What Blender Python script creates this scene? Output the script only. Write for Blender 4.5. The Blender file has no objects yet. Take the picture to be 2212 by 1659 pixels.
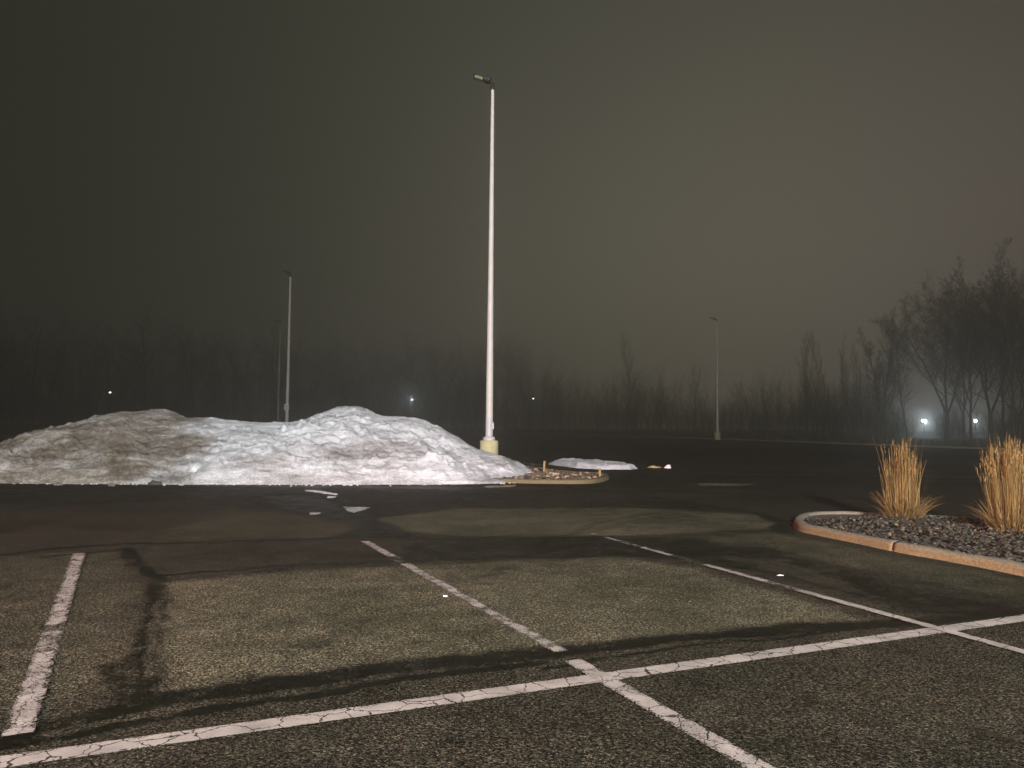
import bpy, math, random
import numpy as np
from mathutils import Vector, Matrix

scene = bpy.context.scene
COL = scene.collection
R = math.radians

# ------------------------------------------------------------------ camera
CAM_H, PITCH, ROLL, F = 1.42, R(3.0), R(0.5), 1660.0      # F: focal length for a 2212 px wide frame
cd = bpy.data.cameras.new('camera')
cd.sensor_width = 36.0
cd.lens = 36.0 * F / 2212.0
cd.clip_end = 3000
cd.clip_start = 0.05
cam = bpy.data.objects.new('camera', cd)
COL.objects.link(cam)
CAM_M = Matrix.Rotation(R(90) + PITCH, 4, 'X') @ Matrix.Rotation(ROLL, 4, 'Z')
cam.matrix_world = Matrix.Translation((0, 0, CAM_H)) @ CAM_M
scene.camera = cam

# ------------------------------------------------------------------ world: a dark foggy night sky with town glow
w = bpy.data.worlds.new('World')
scene.world = w
w.use_nodes = True
nt = w.node_tree
nt.nodes.clear()
W = nt.nodes.new
out = W('ShaderNodeOutputWorld')
bg = W('ShaderNodeBackground')
bg.inputs['Strength'].default_value = 1.0
tc = W('ShaderNodeTexCoord')
sky = W('ShaderNodeTexSky')
sky.sky_type = 'NISHITA'
sky.sun_disc = False
sky.sun_elevation = R(25)
sky.sun_rotation = R(180)


def glow(direction, color, tight):
    """a lobe of town light in the cloud: color * exp(tight * (cos - 1))"""
    d = Vector(direction).normalized()
    dot = W('ShaderNodeVectorMath'); dot.operation = 'DOT_PRODUCT'
    dot.inputs[1].default_value = d
    nt.links.new(tc.outputs['Generated'], dot.inputs[0])
    m1 = W('ShaderNodeMath'); m1.operation = 'SUBTRACT'; m1.inputs[1].default_value = 1.0
    nt.links.new(dot.outputs['Value'], m1.inputs[0])
    m2 = W('ShaderNodeMath'); m2.operation = 'MULTIPLY'; m2.inputs[1].default_value = tight
    nt.links.new(m1.outputs[0], m2.inputs[0])
    m3 = W('ShaderNodeMath'); m3.operation = 'EXPONENT'
    nt.links.new(m2.outputs[0], m3.inputs[0])
    v = W('ShaderNodeVectorMath'); v.operation = 'SCALE'
    v.inputs[0].default_value = color
    nt.links.new(m3.outputs[0], v.inputs['Scale'])
    return v.outputs[0]


def addc(a, b):
    v = W('ShaderNodeVectorMath'); v.operation = 'ADD'
    nt.links.new(a, v.inputs[0]); nt.links.new(b, v.inputs[1])
    return v.outputs[0]


def az(deg, el):
    return (math.sin(R(deg)) * math.cos(R(el)), math.cos(R(deg)) * math.cos(R(el)), math.sin(R(el)))


base = W('ShaderNodeVectorMath'); base.operation = 'SCALE'
base.inputs['Scale'].default_value = 0.00025
nt.links.new(sky.outputs[0], base.inputs[0])
amb = W('ShaderNodeCombineXYZ')
for i, v in enumerate((0.0076, 0.0098, 0.0050)):
    amb.inputs[i].default_value = v
c = addc(base.outputs[0], amb.outputs[0])
c = addc(c, glow(az(17, 0), (0.106, 0.094, 0.071), 8.5))
c = addc(c, glow(az(37, 6), (0.027, 0.013, 0.017), 14.0))
c = addc(c, glow(az(8, 30), (0.019, 0.0195, 0.0145), 6.0))
nt.links.new(c, bg.inputs['Color'])
nt.links.new(bg.outputs[0], out.inputs['Surface'])

# ------------------------------------------------------------------ sun: almost nothing left of it at night
sd = bpy.data.lights.new('sun', 'SUN')
sd.energy = 0.02
sd.angle = R(10)
sd.color = (1, 0.95, 0.88)
sun = bpy.data.objects.new('sun', sd)
COL.objects.link(sun)
sun.rotation_euler = (R(65), 0, 0)

scene.view_settings.view_transform = 'Standard'
scene.view_settings.look = 'None'
scene.view_settings.exposure = 0.0
scene.view_settings.gamma = 1.0
scene.cycles.max_bounces = 6
scene.cycles.volume_bounces = 3
scene.cycles.transparent_max_bounces = 12
scene.cycles.sample_clamp_indirect = 2.0
scene.cycles.use_denoising = True

rng = np.random.default_rng(7)
random.seed(7)


# ------------------------------------------------------------------ helpers
def ground(px, py, z=0.0):
    """a point of the 2212x1659 photograph -> the point at height z it looks at"""
    d = CAM_M.to_3x3() @ Vector(((px - 1106.0) / F, -(py - 829.5) / F, -1.0))
    s = (z - CAM_H) / d.z
    return (d.x * s, d.y * s)


def at(px, py, Y):
    """the point at depth Y that the pixel looks at"""
    d = CAM_M.to_3x3() @ Vector(((px - 1106.0) / F, -(py - 829.5) / F, -1.0))
    s = Y / d.y
    return (d.x * s, Y, CAM_H + d.z * s)


def tag(o, label=None, cat=None, group=None, kind=None):
    if label: o['label'] = label
    if cat: o['category'] = cat
    if group: o['group'] = group
    if kind: o['kind'] = kind
    return o


def empty(name, loc=(0, 0, 0), rz=0.0):
    o = bpy.data.objects.new(name, None)
    o.empty_display_size = 0.2
    o.location = loc
    o.rotation_euler = (0, 0, rz)
    COL.objects.link(o)
    return o


def copy_tree(o, parent=None):
    n = o.copy()
    COL.objects.link(n)
    n.parent = parent
    for ch in [k for k in bpy.data.objects if k.parent == o]:
        copy_tree(ch, n)
    return n


def link(name, me, mat, parent=None, smooth=False):
    for m in (mat if isinstance(mat, (list, tuple)) else [mat]):
        me.materials.append(m)
    if smooth:
        me.polygons.foreach_set('use_smooth', np.ones(len(me.polygons), dtype=bool))
    o = bpy.data.objects.new(name, me)
    COL.objects.link(o)
    if parent: o.parent = parent
    return o


def mesh_np(name, V, Fc, color=None):
    """Fc: (n,k) array of polygon corners, or a list of such arrays"""
    V = np.asarray(V, dtype=np.float32)
    arrs = Fc if isinstance(Fc, list) else [Fc]
    arrs = [np.asarray(a, dtype=np.int32) for a in arrs if len(a)]
    me = bpy.data.meshes.new(name)
    me.vertices.add(len(V))
    me.vertices.foreach_set('co', V.ravel())
    nl = sum(a.size for a in arrs)
    me.loops.add(nl)
    me.loops.foreach_set('vertex_index', np.concatenate([a.ravel() for a in arrs]))
    tot = np.concatenate([np.full(len(a), a.shape[1], dtype=np.int32) for a in arrs])
    st = np.concatenate([[0], np.cumsum(tot)[:-1]]).astype(np.int32)
    me.polygons.add(len(tot))
    me.polygons.foreach_set('loop_start', st)
    me.polygons.foreach_set('loop_total', tot)
    if color is not None:
        ca = me.color_attributes.new('mask', 'FLOAT_COLOR', 'POINT')
        cc = np.ones((len(V), 4), dtype=np.float32)
        cc[:, :color.shape[1]] = color
        ca.data.foreach_set('color', cc.ravel())
    me.update(calc_edges=True)
    me.validate()
    return me


class MB:
    def __init__(s):
        s.v, s.f = [], []

    def add(s, vs, fs, M=None):
        o = len(s.v)
        s.v += [tuple(M @ Vector(p)) if M else tuple(p) for p in vs]
        s.f += [tuple(i + o for i in f) for f in fs]
        return s

    def box(s, c, d, M=None, bev=0.0):
        x, y, z = c
        a, b, h = d[0] / 2, d[1] / 2, d[2] / 2
        if bev <= 0:
            vs = [(x + i * a, y + j * b, z + k * h) for k in (-1, 1) for j in (-1, 1) for i in (-1, 1)]
            fs = [(0, 2, 3, 1), (4, 5, 7, 6), (0, 1, 5, 4), (2, 6, 7, 3), (0, 4, 6, 2), (1, 3, 7, 5)]
            return s.add(vs, fs, M)
        e = bev
        rings = []
        for (zz, ins) in ((-h, e), (-h + e, 0), (h - e, 0), (h, e)):
            aa, bb = a - ins, b - ins
            k = e
            rings.append([(x + px, y + py, z + zz) for px, py in (
                (aa - k, -bb), (aa, -bb + k), (aa, bb - k), (aa - k, bb), (-aa + k, bb), (-aa, bb - k), (-aa, -bb + k), (-aa + k, -bb))])
        vs = sum(rings, [])
        fs = [tuple(range(7, -1, -1)), tuple(range(24, 32))]
        for r_ in range(3):
            for i in range(8):
                j = (i + 1) % 8
                fs.append((r_ * 8 + i, r_ * 8 + j, r_ * 8 + 8 + j, r_ * 8 + 8 + i))
        return s.add(vs, fs, M)

    def lathe(s, prof, n=24, M=None):
        """prof: (radius, z) from bottom to top, closed at both ends"""
        vs, fs = [], []
        for r_, z in prof:
            for i in range(n):
                a = 2 * math.pi * i / n
                vs.append((r_ * math.cos(a), r_ * math.sin(a), z))
        for k in range(len(prof) - 1):
            for i in range(n):
                j = (i + 1) % n
                fs.append((k * n + i, k * n + j, k * n + n + j, k * n + n + i))
        fs.append(tuple(range(n - 1, -1, -1)))
        fs.append(tuple(range((len(prof) - 1) * n, len(prof) * n)))
        return s.add(vs, fs, M)

    def build(s, name, mat, parent=None, smooth=False):
        me = bpy.data.meshes.new(name)
        me.from_pydata(s.v, [], s.f)
        me.update()
        o = link(name, me, mat, parent)
        if smooth:
            me.polygons.foreach_set('use_smooth', np.ones(len(me.polygons), dtype=bool))
            me.set_sharp_from_angle(angle=R(40))
        return o


def hash2(ix, iy, seed):
    h = (ix.astype(np.int64) * 374761393 + iy.astype(np.int64) * 668265263 + seed * 982451653) & 0xffffffff
    h = ((h ^ (h >> 13)) * 1274126177) & 0xffffffff
    h = ((h ^ (h >> 16)) * 2246822519) & 0xffffffff
    return ((h ^ (h >> 15)) & 0xffffff) / float(0xffffff)


def noise(x, y, seed=0):
    ix, iy = np.floor(x), np.floor(y)
    fx, fy = x - ix, y - iy
    fx = fx * fx * fx * (fx * (fx * 6 - 15) + 10)
    fy = fy * fy * fy * (fy * (fy * 6 - 15) + 10)
    a, b = hash2(ix, iy, seed), hash2(ix + 1, iy, seed)
    c_, d = hash2(ix, iy + 1, seed), hash2(ix + 1, iy + 1, seed)
    return (a + (b - a) * fx) * (1 - fy) + (c_ + (d - c_) * fx) * fy


def fbm(x, y, seed=0, oct=4, gain=0.5):
    t, a, n = 0.0, 1.0, 0.0
    for k in range(oct):
        t = t + a * (noise(x * 2 ** k + 17.3 * k, y * 2 ** k - 9.1 * k, seed + k) - 0.5)
        n += a
        a *= gain
    return t / n * 2.0           # about -1..1


def sstep(a, b, x):
    t = np.clip((x - a) / (b - a), 0, 1)
    return t * t * (3 - 2 * t)


def dist_poly(X, Y, pts):
    d = np.full(X.shape, 1e9)
    for (x0, y0), (x1, y1) in zip(pts[:-1], pts[1:]):
        dx, dy = x1 - x0, y1 - y0
        t = np.clip(((X - x0) * dx + (Y - y0) * dy) / (dx * dx + dy * dy + 1e-12), 0, 1)
        d = np.minimum(d, np.hypot(X - x0 - t * dx, Y - y0 - t * dy))
    return d


def sd_area(X, Y, pts):
    """signed distance to a closed outline, negative inside"""
    inside = np.zeros(X.shape, dtype=bool)
    n = len(pts)
    for i in range(n):
        (x0, y0), (x1, y1) = pts[i], pts[(i + 1) % n]
        c_ = ((y0 > Y) != (y1 > Y)) & (X < (x1 - x0) * (Y - y0) / (y1 - y0 + 1e-12) + x0)
        inside ^= c_
    d = dist_poly(X, Y, list(pts) + [pts[0]])
    return np.where(inside, -d, d)


# ------------------------------------------------------------------ materials
def new_mat(name):
    m = bpy.data.materials.new(name)
    m.use_nodes = True
    t = m.node_tree
    b = t.nodes['Principled BSDF']
    return m, t, b, t.nodes.new, t.links.new


def n_noise(t, vec, scale, detail=4, rough=0.6, dist=0.0):
    n = t.nodes.new('ShaderNodeTexNoise')
    n.inputs['Scale'].default_value = scale
    n.inputs['Detail'].default_value = detail
    n.inputs['Roughness'].default_value = rough
    n.inputs['Distortion'].default_value = dist
    if vec is not None: t.links.new(vec, n.inputs['Vector'])
    return n


def n_ramp(t, fac, stops):
    r_ = t.nodes.new('ShaderNodeValToRGB')
    cr = r_.color_ramp
    while len(cr.elements) < len(stops): cr.elements.new(0.5)
    for e, (p, c_) in zip(cr.elements, stops):
        e.position = p
        e.color = c_ if len(c_) == 4 else (*c_, 1)
    t.links.new(fac, r_.inputs[0])
    return r_.outputs[0]


def n_mix(t, fac, a, b, mode='MIX'):
    m = t.nodes.new('ShaderNodeMix')
    m.data_type = 'RGBA'
    m.blend_type = mode
    for sock, v in ((m.inputs[0], fac), (m.inputs[6], a), (m.inputs[7], b)):
        if hasattr(v, 'links'): t.links.new(v, sock)
        elif isinstance(v, (int, float)): sock.default_value = v
        else: sock.default_value = (*v, 1)
    return m.outputs[2]


def n_math(t, op, a, b=None, clamp=False):
    m = t.nodes.new('ShaderNodeMath')
    m.operation = op
    m.use_clamp = clamp
    for sock, v in ((m.inputs[0], a), (m.inputs[1], b)):
        if v is None: continue
        if hasattr(v, 'links'): t.links.new(v, sock)
        else: sock.default_value = v
    return m.outputs[0]


def n_bump(t, height, strength, distance, bsdf):
    b = t.nodes.new('ShaderNodeBump')
    b.inputs['Strength'].default_value = strength
    b.inputs['Distance'].default_value = distance
    t.links.new(height, b.inputs['Height'])
    t.links.new(b.outputs[0], bsdf.inputs['Normal'])
    return b


def simple(name, col, rough=0.7, var=0.25, scale=6.0, bump=0.0, metallic=0.0, spec=0.4):
    m, t, b, N, L = new_mat(name)
    g = N('ShaderNodeTexCoord')
    nz = n_noise(t, g.outputs['Object'], scale, 5, 0.65)
    lo = tuple(c_ * (1 - var) for c_ in col)
    hi = tuple(min(1, c_ * (1 + var)) for c_ in col)
    L(n_ramp(t, nz.outputs['Fac'], [(0.3, lo), (0.7, hi)]), b.inputs['Base Color'])
    b.inputs['Roughness'].default_value = rough
    b.inputs['Metallic'].default_value = metallic
    b.inputs['Specular IOR Level'].default_value = spec
    if bump:
        n2 = n_noise(t, g.outputs['Object'], scale * 8, 3)
        n_bump(t, n2.outputs['Fac'], bump, 0.01, b)
    return m


def emitter(name, col, strength):
    m = bpy.data.materials.new(name)
    m.use_nodes = True
    b = m.node_tree.nodes['Principled BSDF']
    b.inputs['Base Color'].default_value = (*col, 1)
    b.inputs['Emission Color'].default_value = (*col, 1)
    b.inputs['Emission Strength'].default_value = strength
    return m


def asphalt_mat():
    m, t, b, N, L = new_mat('worn_asphalt')
    g = N('ShaderNodeNewGeometry')
    P = g.outputs['Position']
    at_ = N('ShaderNodeVertexColor'); at_.layer_name = 'mask'
    sep = N('ShaderNodeSeparateColor'); L(at_.outputs['Color'], sep.inputs[0])
    # stones in the binder
    vo = N('ShaderNodeTexVoronoi'); vo.feature = 'F1'; vo.inputs['Scale'].default_value = 115.0
    L(P, vo.inputs['Vector'])
    stone = N('ShaderNodeSeparateColor'); L(vo.outputs['Color'], stone.inputs[0])
    tone = n_ramp(t, stone.outputs[0], [(0.0, (0.009, 0.0092, 0.007)), (0.4, (0.0225, 0.0228, 0.017)), (0.75, (0.042, 0.0408, 0.0305)), (1.0, (0.104, 0.095, 0.071))])
    pit = n_noise(t, P, 55, 4, 0.7)
    pitm = n_ramp(t, pit.outputs['Fac'], [(0.40, (0.12, 0.12, 0.12)), (0.56, (1, 1, 1))])
    col = n_mix(t, 1.0, tone, pitm, 'MULTIPLY')
    # large wear
    big = n_noise(t, P, 0.55, 6, 0.62)
    wear = n_ramp(t, big.outputs['Fac'], [(0.32, (0.55, 0.60, 0.50)), (0.5, (0.95, 0.95, 0.92)), (0.68, (1.28, 1.18, 1.10))])
    col = n_mix(t, 1.0, col, wear, 'MULTIPLY')
    med = n_noise(t, P, 3.3, 5, 0.7)
    medc = n_ramp(t, med.outputs['Fac'], [(0.28, (0.55, 0.55, 0.55)), (0.72, (1.35, 1.35, 1.35))])
    col = n_mix(t, 1.0, col, medc, 'MULTIPLY')
    # dry, bleached areas and one painted sky reflection (G) and smooth resurfaced patch (alpha in B of the second map is not needed)
    bl = n_math(t, 'MULTIPLY', sep.outputs[1], 1.0)
    light = n_mix(t, 1.0, col, (2.45, 2.52, 2.36), 'MULTIPLY')
    col = n_mix(t, bl, col, light)
    # wet / tar dark and painted far falloff (R), edges broken by noise
    en = n_noise(t, P, 22, 5, 0.75)
    en2 = n_noise(t, P, 120, 3, 0.7)
    en3 = n_noise(t, P, 4.5, 5, 0.7)
    e1 = n_math(t, 'ADD', n_math(t, 'SUBTRACT', en.outputs['Fac'], 0.5), n_math(t, 'SUBTRACT', en2.outputs['Fac'], 0.5))
    e1 = n_math(t, 'ADD', e1, n_math(t, 'MULTIPLY', n_math(t, 'SUBTRACT', en3.outputs['Fac'], 0.5), 1.2))
    e2 = n_math(t, 'MULTIPLY', e1, 1.25)
    wet0 = n_math(t, 'ADD', n_math(t, 'MULTIPLY', n_math(t, 'ADD', n_math(t, 'SUBTRACT', sep.outputs[0], 0.5), e2), 1.7), 0.5)
    gate = n_math(t, 'MULTIPLY', sep.outputs[0], 4.0, True)
    wet = n_math(t, 'MULTIPLY', n_math(t, 'MULTIPLY', wet0, 1.0, True), gate, True)
    dark = n_mix(t, 1.0, col, (0.13, 0.16, 0.095), 'MULTIPLY')
    col = n_mix(t, wet, col, dark)
    # open puddles (B)
    pn = n_noise(t, P, 5, 4, 0.6)
    p1 = n_math(t, 'ADD', sep.outputs[2], n_math(t, 'MULTIPLY', n_math(t, 'SUBTRACT', pn.outputs['Fac'], 0.5), 0.8))
    pud = n_math(t, 'MULTIPLY', n_math(t, 'SUBTRACT', p1, 0.45), 9.0, True)
    col = n_mix(t, pud, col, (0.02, 0.02, 0.018))
    L(col, b.inputs['Base Color'])
    ro = n_math(t, 'SUBTRACT', 0.93, n_math(t, 'MULTIPLY', wet, 0.45))
    ro2 = n_math(t, 'MULTIPLY', ro, n_math(t, 'SUBTRACT', 1.0, n_math(t, 'MULTIPLY', pud, 0.95)))
    L(ro2, b.inputs['Roughness'])
    L(n_math(t, 'ADD', n_math(t, 'ADD', 0.03, n_math(t, 'MULTIPLY', wet, 0.11)), n_math(t, 'MULTIPLY', pud, 0.5)), b.inputs['Specular IOR Level'])
    hh = n_math(t, 'ADD', n_math(t, 'MULTIPLY', vo.outputs['Distance'], -0.9), n_math(t, 'MULTIPLY', pit.outputs['Fac'], 1.4))
    bp = n_bump(t, hh, 0.6, 0.007, b)
    L(n_math(t, 'MULTIPLY', n_math(t, 'MULTIPLY', n_math(t, 'SUBTRACT', 1.0, pud), n_math(t, 'SUBTRACT', 1.0, n_math(t, 'MULTIPLY', wet, 0.75))), 0.6), bp.inputs['Strength'])
    return m


def paint_mat():
    m, t, b, N, L = new_mat('worn_line_paint')
    g = N('ShaderNodeNewGeometry')
    P = g.outputs['Position']
    at_ = N('ShaderNodeVertexColor'); at_.layer_name = 'mask'
    sep = N('ShaderNodeSeparateColor'); L(at_.outputs['Color'], sep.inputs[0])
    n1 = n_noise(t, P, 4, 4, 0.6)
    L(n_ramp(t, n1.outputs['Fac'], [(0.3, (0.12, 0.116, 0.107)), (0.7, (0.235, 0.226, 0.21))]), b.inputs['Base Color'])
    b.inputs['Roughness'].default_value = 0.8
    # paint rubbed off the stones, and shrinkage cracks across it
    n2 = n_noise(t, P, 75, 4, 0.75)
    n3 = n_noise(t, P, 9, 4, 0.65)
    s = n_math(t, 'ADD', n_math(t, 'MULTIPLY', n2.outputs['Fac'], 0.65), n_math(t, 'MULTIPLY', n3.outputs['Fac'], 0.45))
    s = n_math(t, 'SUBTRACT', s, n_math(t, 'ADD', sep.outputs[0], 0.035))
    on = n_math(t, 'MULTIPLY', s, 12.0, True)
    dn = n_noise(t, P, 14, 3, 0.6)
    dv = N('ShaderNodeVectorMath'); dv.operation = 'MULTIPLY_ADD'
    L(dn.outputs['Color'], dv.inputs[0]); dv.inputs[1].default_value = (0.09, 0.09, 0); L(P, dv.inputs[2])
    vo = N('ShaderNodeTexVoronoi'); vo.feature = 'DISTANCE_TO_EDGE'; vo.inputs['Scale'].default_value = 5.5
    L(dv.outputs[0], vo.inputs['Vector'])
    ck = n_math(t, 'MULTIPLY', n_math(t, 'SUBTRACT', vo.outputs['Distance'], n_math(t, 'MULTIPLY', sep.outputs[1], 0.0065)), 60.0, True)
    fac = n_math(t, 'MULTIPLY', on, ck)
    tr = N('ShaderNodeBsdfTransparent')
    mx = N('ShaderNodeMixShader')
    L(fac, mx.inputs[0]); L(tr.outputs[0], mx.inputs[1]); L(b.outputs[0], mx.inputs[2])
    L(mx.outputs[0], t.nodes['Material Output'].inputs['Surface'])
    n_bump(t, n2.outputs['Fac'], 0.4, 0.004, b)
    return m


def snow_mat():
    m, t, b, N, L = new_mat('dirty_snow')
    g = N('ShaderNodeNewGeometry')
    P = g.outputs['Position']
    at_ = N('ShaderNodeVertexColor'); at_.layer_name = 'mask'
    sep = N('ShaderNodeSeparateColor'); L(at_.outputs['Color'], sep.inputs[0])
    mp = N('ShaderNodeMapping'); L(P, mp.inputs['Vector'])
    mp.inputs['Scale'].default_value = (0.40, 0.40, 1.5)
    mp.inputs['Rotation'].default_value = (0, R(-8), 0)
    st = n_noise(t, mp.outputs[0], 2.6, 10, 0.80, 0.3)
    gr = n_noise(t, P, 26, 5, 0.75)
    clean_shaded = n_ramp(t, st.outputs['Fac'], [(0.32, (0.32, 0.34, 0.375)), (0.46, (0.63, 0.66, 0.72)), (0.58, (0.84, 0.88, 0.96))])  # blue-grey lows paint shade into the hollows of the snow
    dirty = n_ramp(t, st.outputs['Fac'], [(0.32, (0.078, 0.062, 0.045)), (0.50, (0.168, 0.138, 0.103)), (0.68, (0.32, 0.272, 0.215))])
    grit = n_ramp(t, gr.outputs['Fac'], [(0.32, (0.55, 0.53, 0.5)), (0.55, (1.02, 1.02, 1.02))])
    f0 = n_math(t, 'ADD', n_math(t, 'SUBTRACT', sep.outputs[0], 0.10), n_math(t, 'MULTIPLY', n_math(t, 'SUBTRACT', st.outputs['Fac'], 0.5), -1.3))
    f1 = n_math(t, 'ADD', f0, n_math(t, 'MULTIPLY', n_math(t, 'SUBTRACT', gr.outputs['Fac'], 0.5), -0.8), True)
    col = n_mix(t, f1, clean_shaded, dirty)
    gm = n_math(t, 'MULTIPLY', n_math(t, 'ADD', sep.outputs[0], 0.25), 1.0, True)
    col = n_mix(t, gm, col, n_mix(t, 1.0, col, grit, 'MULTIPLY'))
    L(col, b.inputs['Base Color'])
    b.inputs['Roughness'].default_value = 0.75
    b.inputs['Specular IOR Level'].default_value = 0.3
    h = n_math(t, 'ADD', st.outputs['Fac'], n_math(t, 'MULTIPLY', gr.outputs['Fac'], 0.35))
    n_bump(t, h, 1.0, 0.11, b)
    return m


def mask_mix(name, c0, c1, rough, scale, bump=0.4, brk=0.8, var=0.3):
    """two colours mixed by the red of the mask, broken up by noise"""
    m, t, b, N, L = new_mat(name)
    g = N('ShaderNodeNewGeometry'); P = g.outputs['Position']
    at_ = N('ShaderNodeVertexColor'); at_.layer_name = 'mask'
    sep = N('ShaderNodeSeparateColor'); L(at_.outputs['Color'], sep.inputs[0])
    nz = n_noise(t, P, scale, 6, 0.7)
    f = n_math(t, 'ADD', sep.outputs[0], n_math(t, 'MULTIPLY', n_math(t, 'SUBTRACT', nz.outputs['Fac'], 0.5), brk), True)
    c_ = n_mix(t, f, c0, c1)
    n2 = n_noise(t, P, scale * 4, 5, 0.7)
    v = n_ramp(t, n2.outputs['Fac'], [(0.3, (1 - var,) * 3), (0.7, (1 + var,) * 3)])
    L(n_mix(t, 1.0, c_, v, 'MULTIPLY'), b.inputs['Base Color'])
    b.inputs['Roughness'].default_value = rough
    b.inputs['Specular IOR Level'].default_value = 0.3
    n_bump(t, n2.outputs['Fac'], bump, 0.012, b)
    return m


def attr_mat(name, rough=0.85, mult=1.0, nscale=40):
    m, t, b, N, L = new_mat(name)
    at_ = N('ShaderNodeVertexColor'); at_.layer_name = 'mask'
    g = N('ShaderNodeNewGeometry')
    nz = n_noise(t, g.outputs['Position'], nscale, 4, 0.7)
    v = n_ramp(t, nz.outputs['Fac'], [(0.3, (0.7 * mult,) * 3), (0.7, (1.2 * mult,) * 3)])
    L(n_mix(t, 1.0, at_.outputs['Color'], v, 'MULTIPLY'), b.inputs['Base Color'])
    b.inputs['Roughness'].default_value = rough
    b.inputs['Specular IOR Level'].default_value = 0.25
    return m


M_ASPH = asphalt_mat()
M_PAINT = paint_mat()
M_SNOW = snow_mat()
M_KERB = mask_mix('stained_kerb_concrete', (0.105, 0.103, 0.085), (0.138, 0.090, 0.044), 0.85, 9, 0.9, 1.1, 0.42)
M_KERB2 = mask_mix('yellowed_kerb_concrete', (0.085, 0.08, 0.06), (0.125, 0.10, 0.052), 0.85, 7, 0.5, 0.7, 0.3)
M_KERB3 = simple('pale_kerb_concrete', (0.15, 0.135, 0.09), 0.9, 0.35, 1.2)
M_DIRT = simple('wet_soil', (0.035, 0.030, 0.022), 0.9, 0.45, 9, 0.6)
M_VERGE = simple('winter_grass_verge', (0.060, 0.056, 0.026), 0.95, 0.5, 1.7, 0.5)
M_GROUND = simple('dark_field', (0.04, 0.04, 0.025), 0.95, 0.4, 0.4)
M_POLE = simple('pale_painted_metal', (0.60, 0.545, 0.53), 0.5, 0.08, 3.0, spec=0.5)
M_COLLAR = simple('grey_painted_metal', (0.50, 0.49, 0.51), 0.5, 0.08, 3.0, spec=0.5)
M_BASE = simple('cream_painted_concrete', (0.52, 0.455, 0.27), 0.85, 0.22, 3.2, 0.4)
M_DARKMET = simple('dark_bronze_metal', (0.018, 0.018, 0.016), 0.55, 0.2, 8)
M_LENS = simple('milky_lamp_lens', (0.20, 0.18, 0.11), 0.4, 0.12, 8)
M_BOLT = simple('galvanised_steel', (0.30, 0.30, 0.30), 0.45, 0.2, 20, metallic=0.8)
M_SIGN = simple('white_sign_sheet', (0.72, 0.70, 0.67), 0.5, 0.06, 8)
M_SIGNINK = simple('faded_sign_ink', (0.12, 0.06, 0.06), 0.6, 0.2, 30)
M_BARK = simple('dark_wet_bark', (0.052, 0.046, 0.036), 0.9, 0.35, 6)
M_TWIG = simple('dark_twigs', (0.055, 0.048, 0.036), 0.9, 0.35, 2)
M_WOODS = simple('far_bare_branches', (0.030, 0.032, 0.016), 0.95, 0.35, 0.3)
M_STONE = attr_mat('mixed_landscape_stone', 0.8, 1.0, 60)
M_STRAW = attr_mat('dry_straw', 0.75, 0.52, 30)
M_LITTER = attr_mat('dead_leaf_litter', 0.9, 1.0, 25)
M_WOOD = simple('weathered_stake_wood', (0.24, 0.175, 0.075), 0.8, 0.3, 20)
M_PAPER = simple('crumpled_white_paper', (0.85, 0.74, 0.80), 0.6, 0.12, 20)
M_TANPAPER = simple('crumpled_tan_paper', (0.42, 0.34, 0.15), 0.7, 0.25, 20)

# ------------------------------------------------------------------ lot surface
KERB_FAR = [(-170, 117), (-90, 119), (-25, 127), (0.4, 132), (12.0, 105), (21.9, 81), (32.0, 52.5), (46, 12), (60, -30)]
gsheet = MB().add([(-300, -95, -0.06), (300, -95, -0.06), (300, 272, -0.06), (-300, 272, -0.06)], [(0, 1, 2, 3)])
tag(gsheet.build('ground', M_GROUND), kind='structure')


def G(*pts):
    return [ground(*p) for p in pts]


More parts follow.
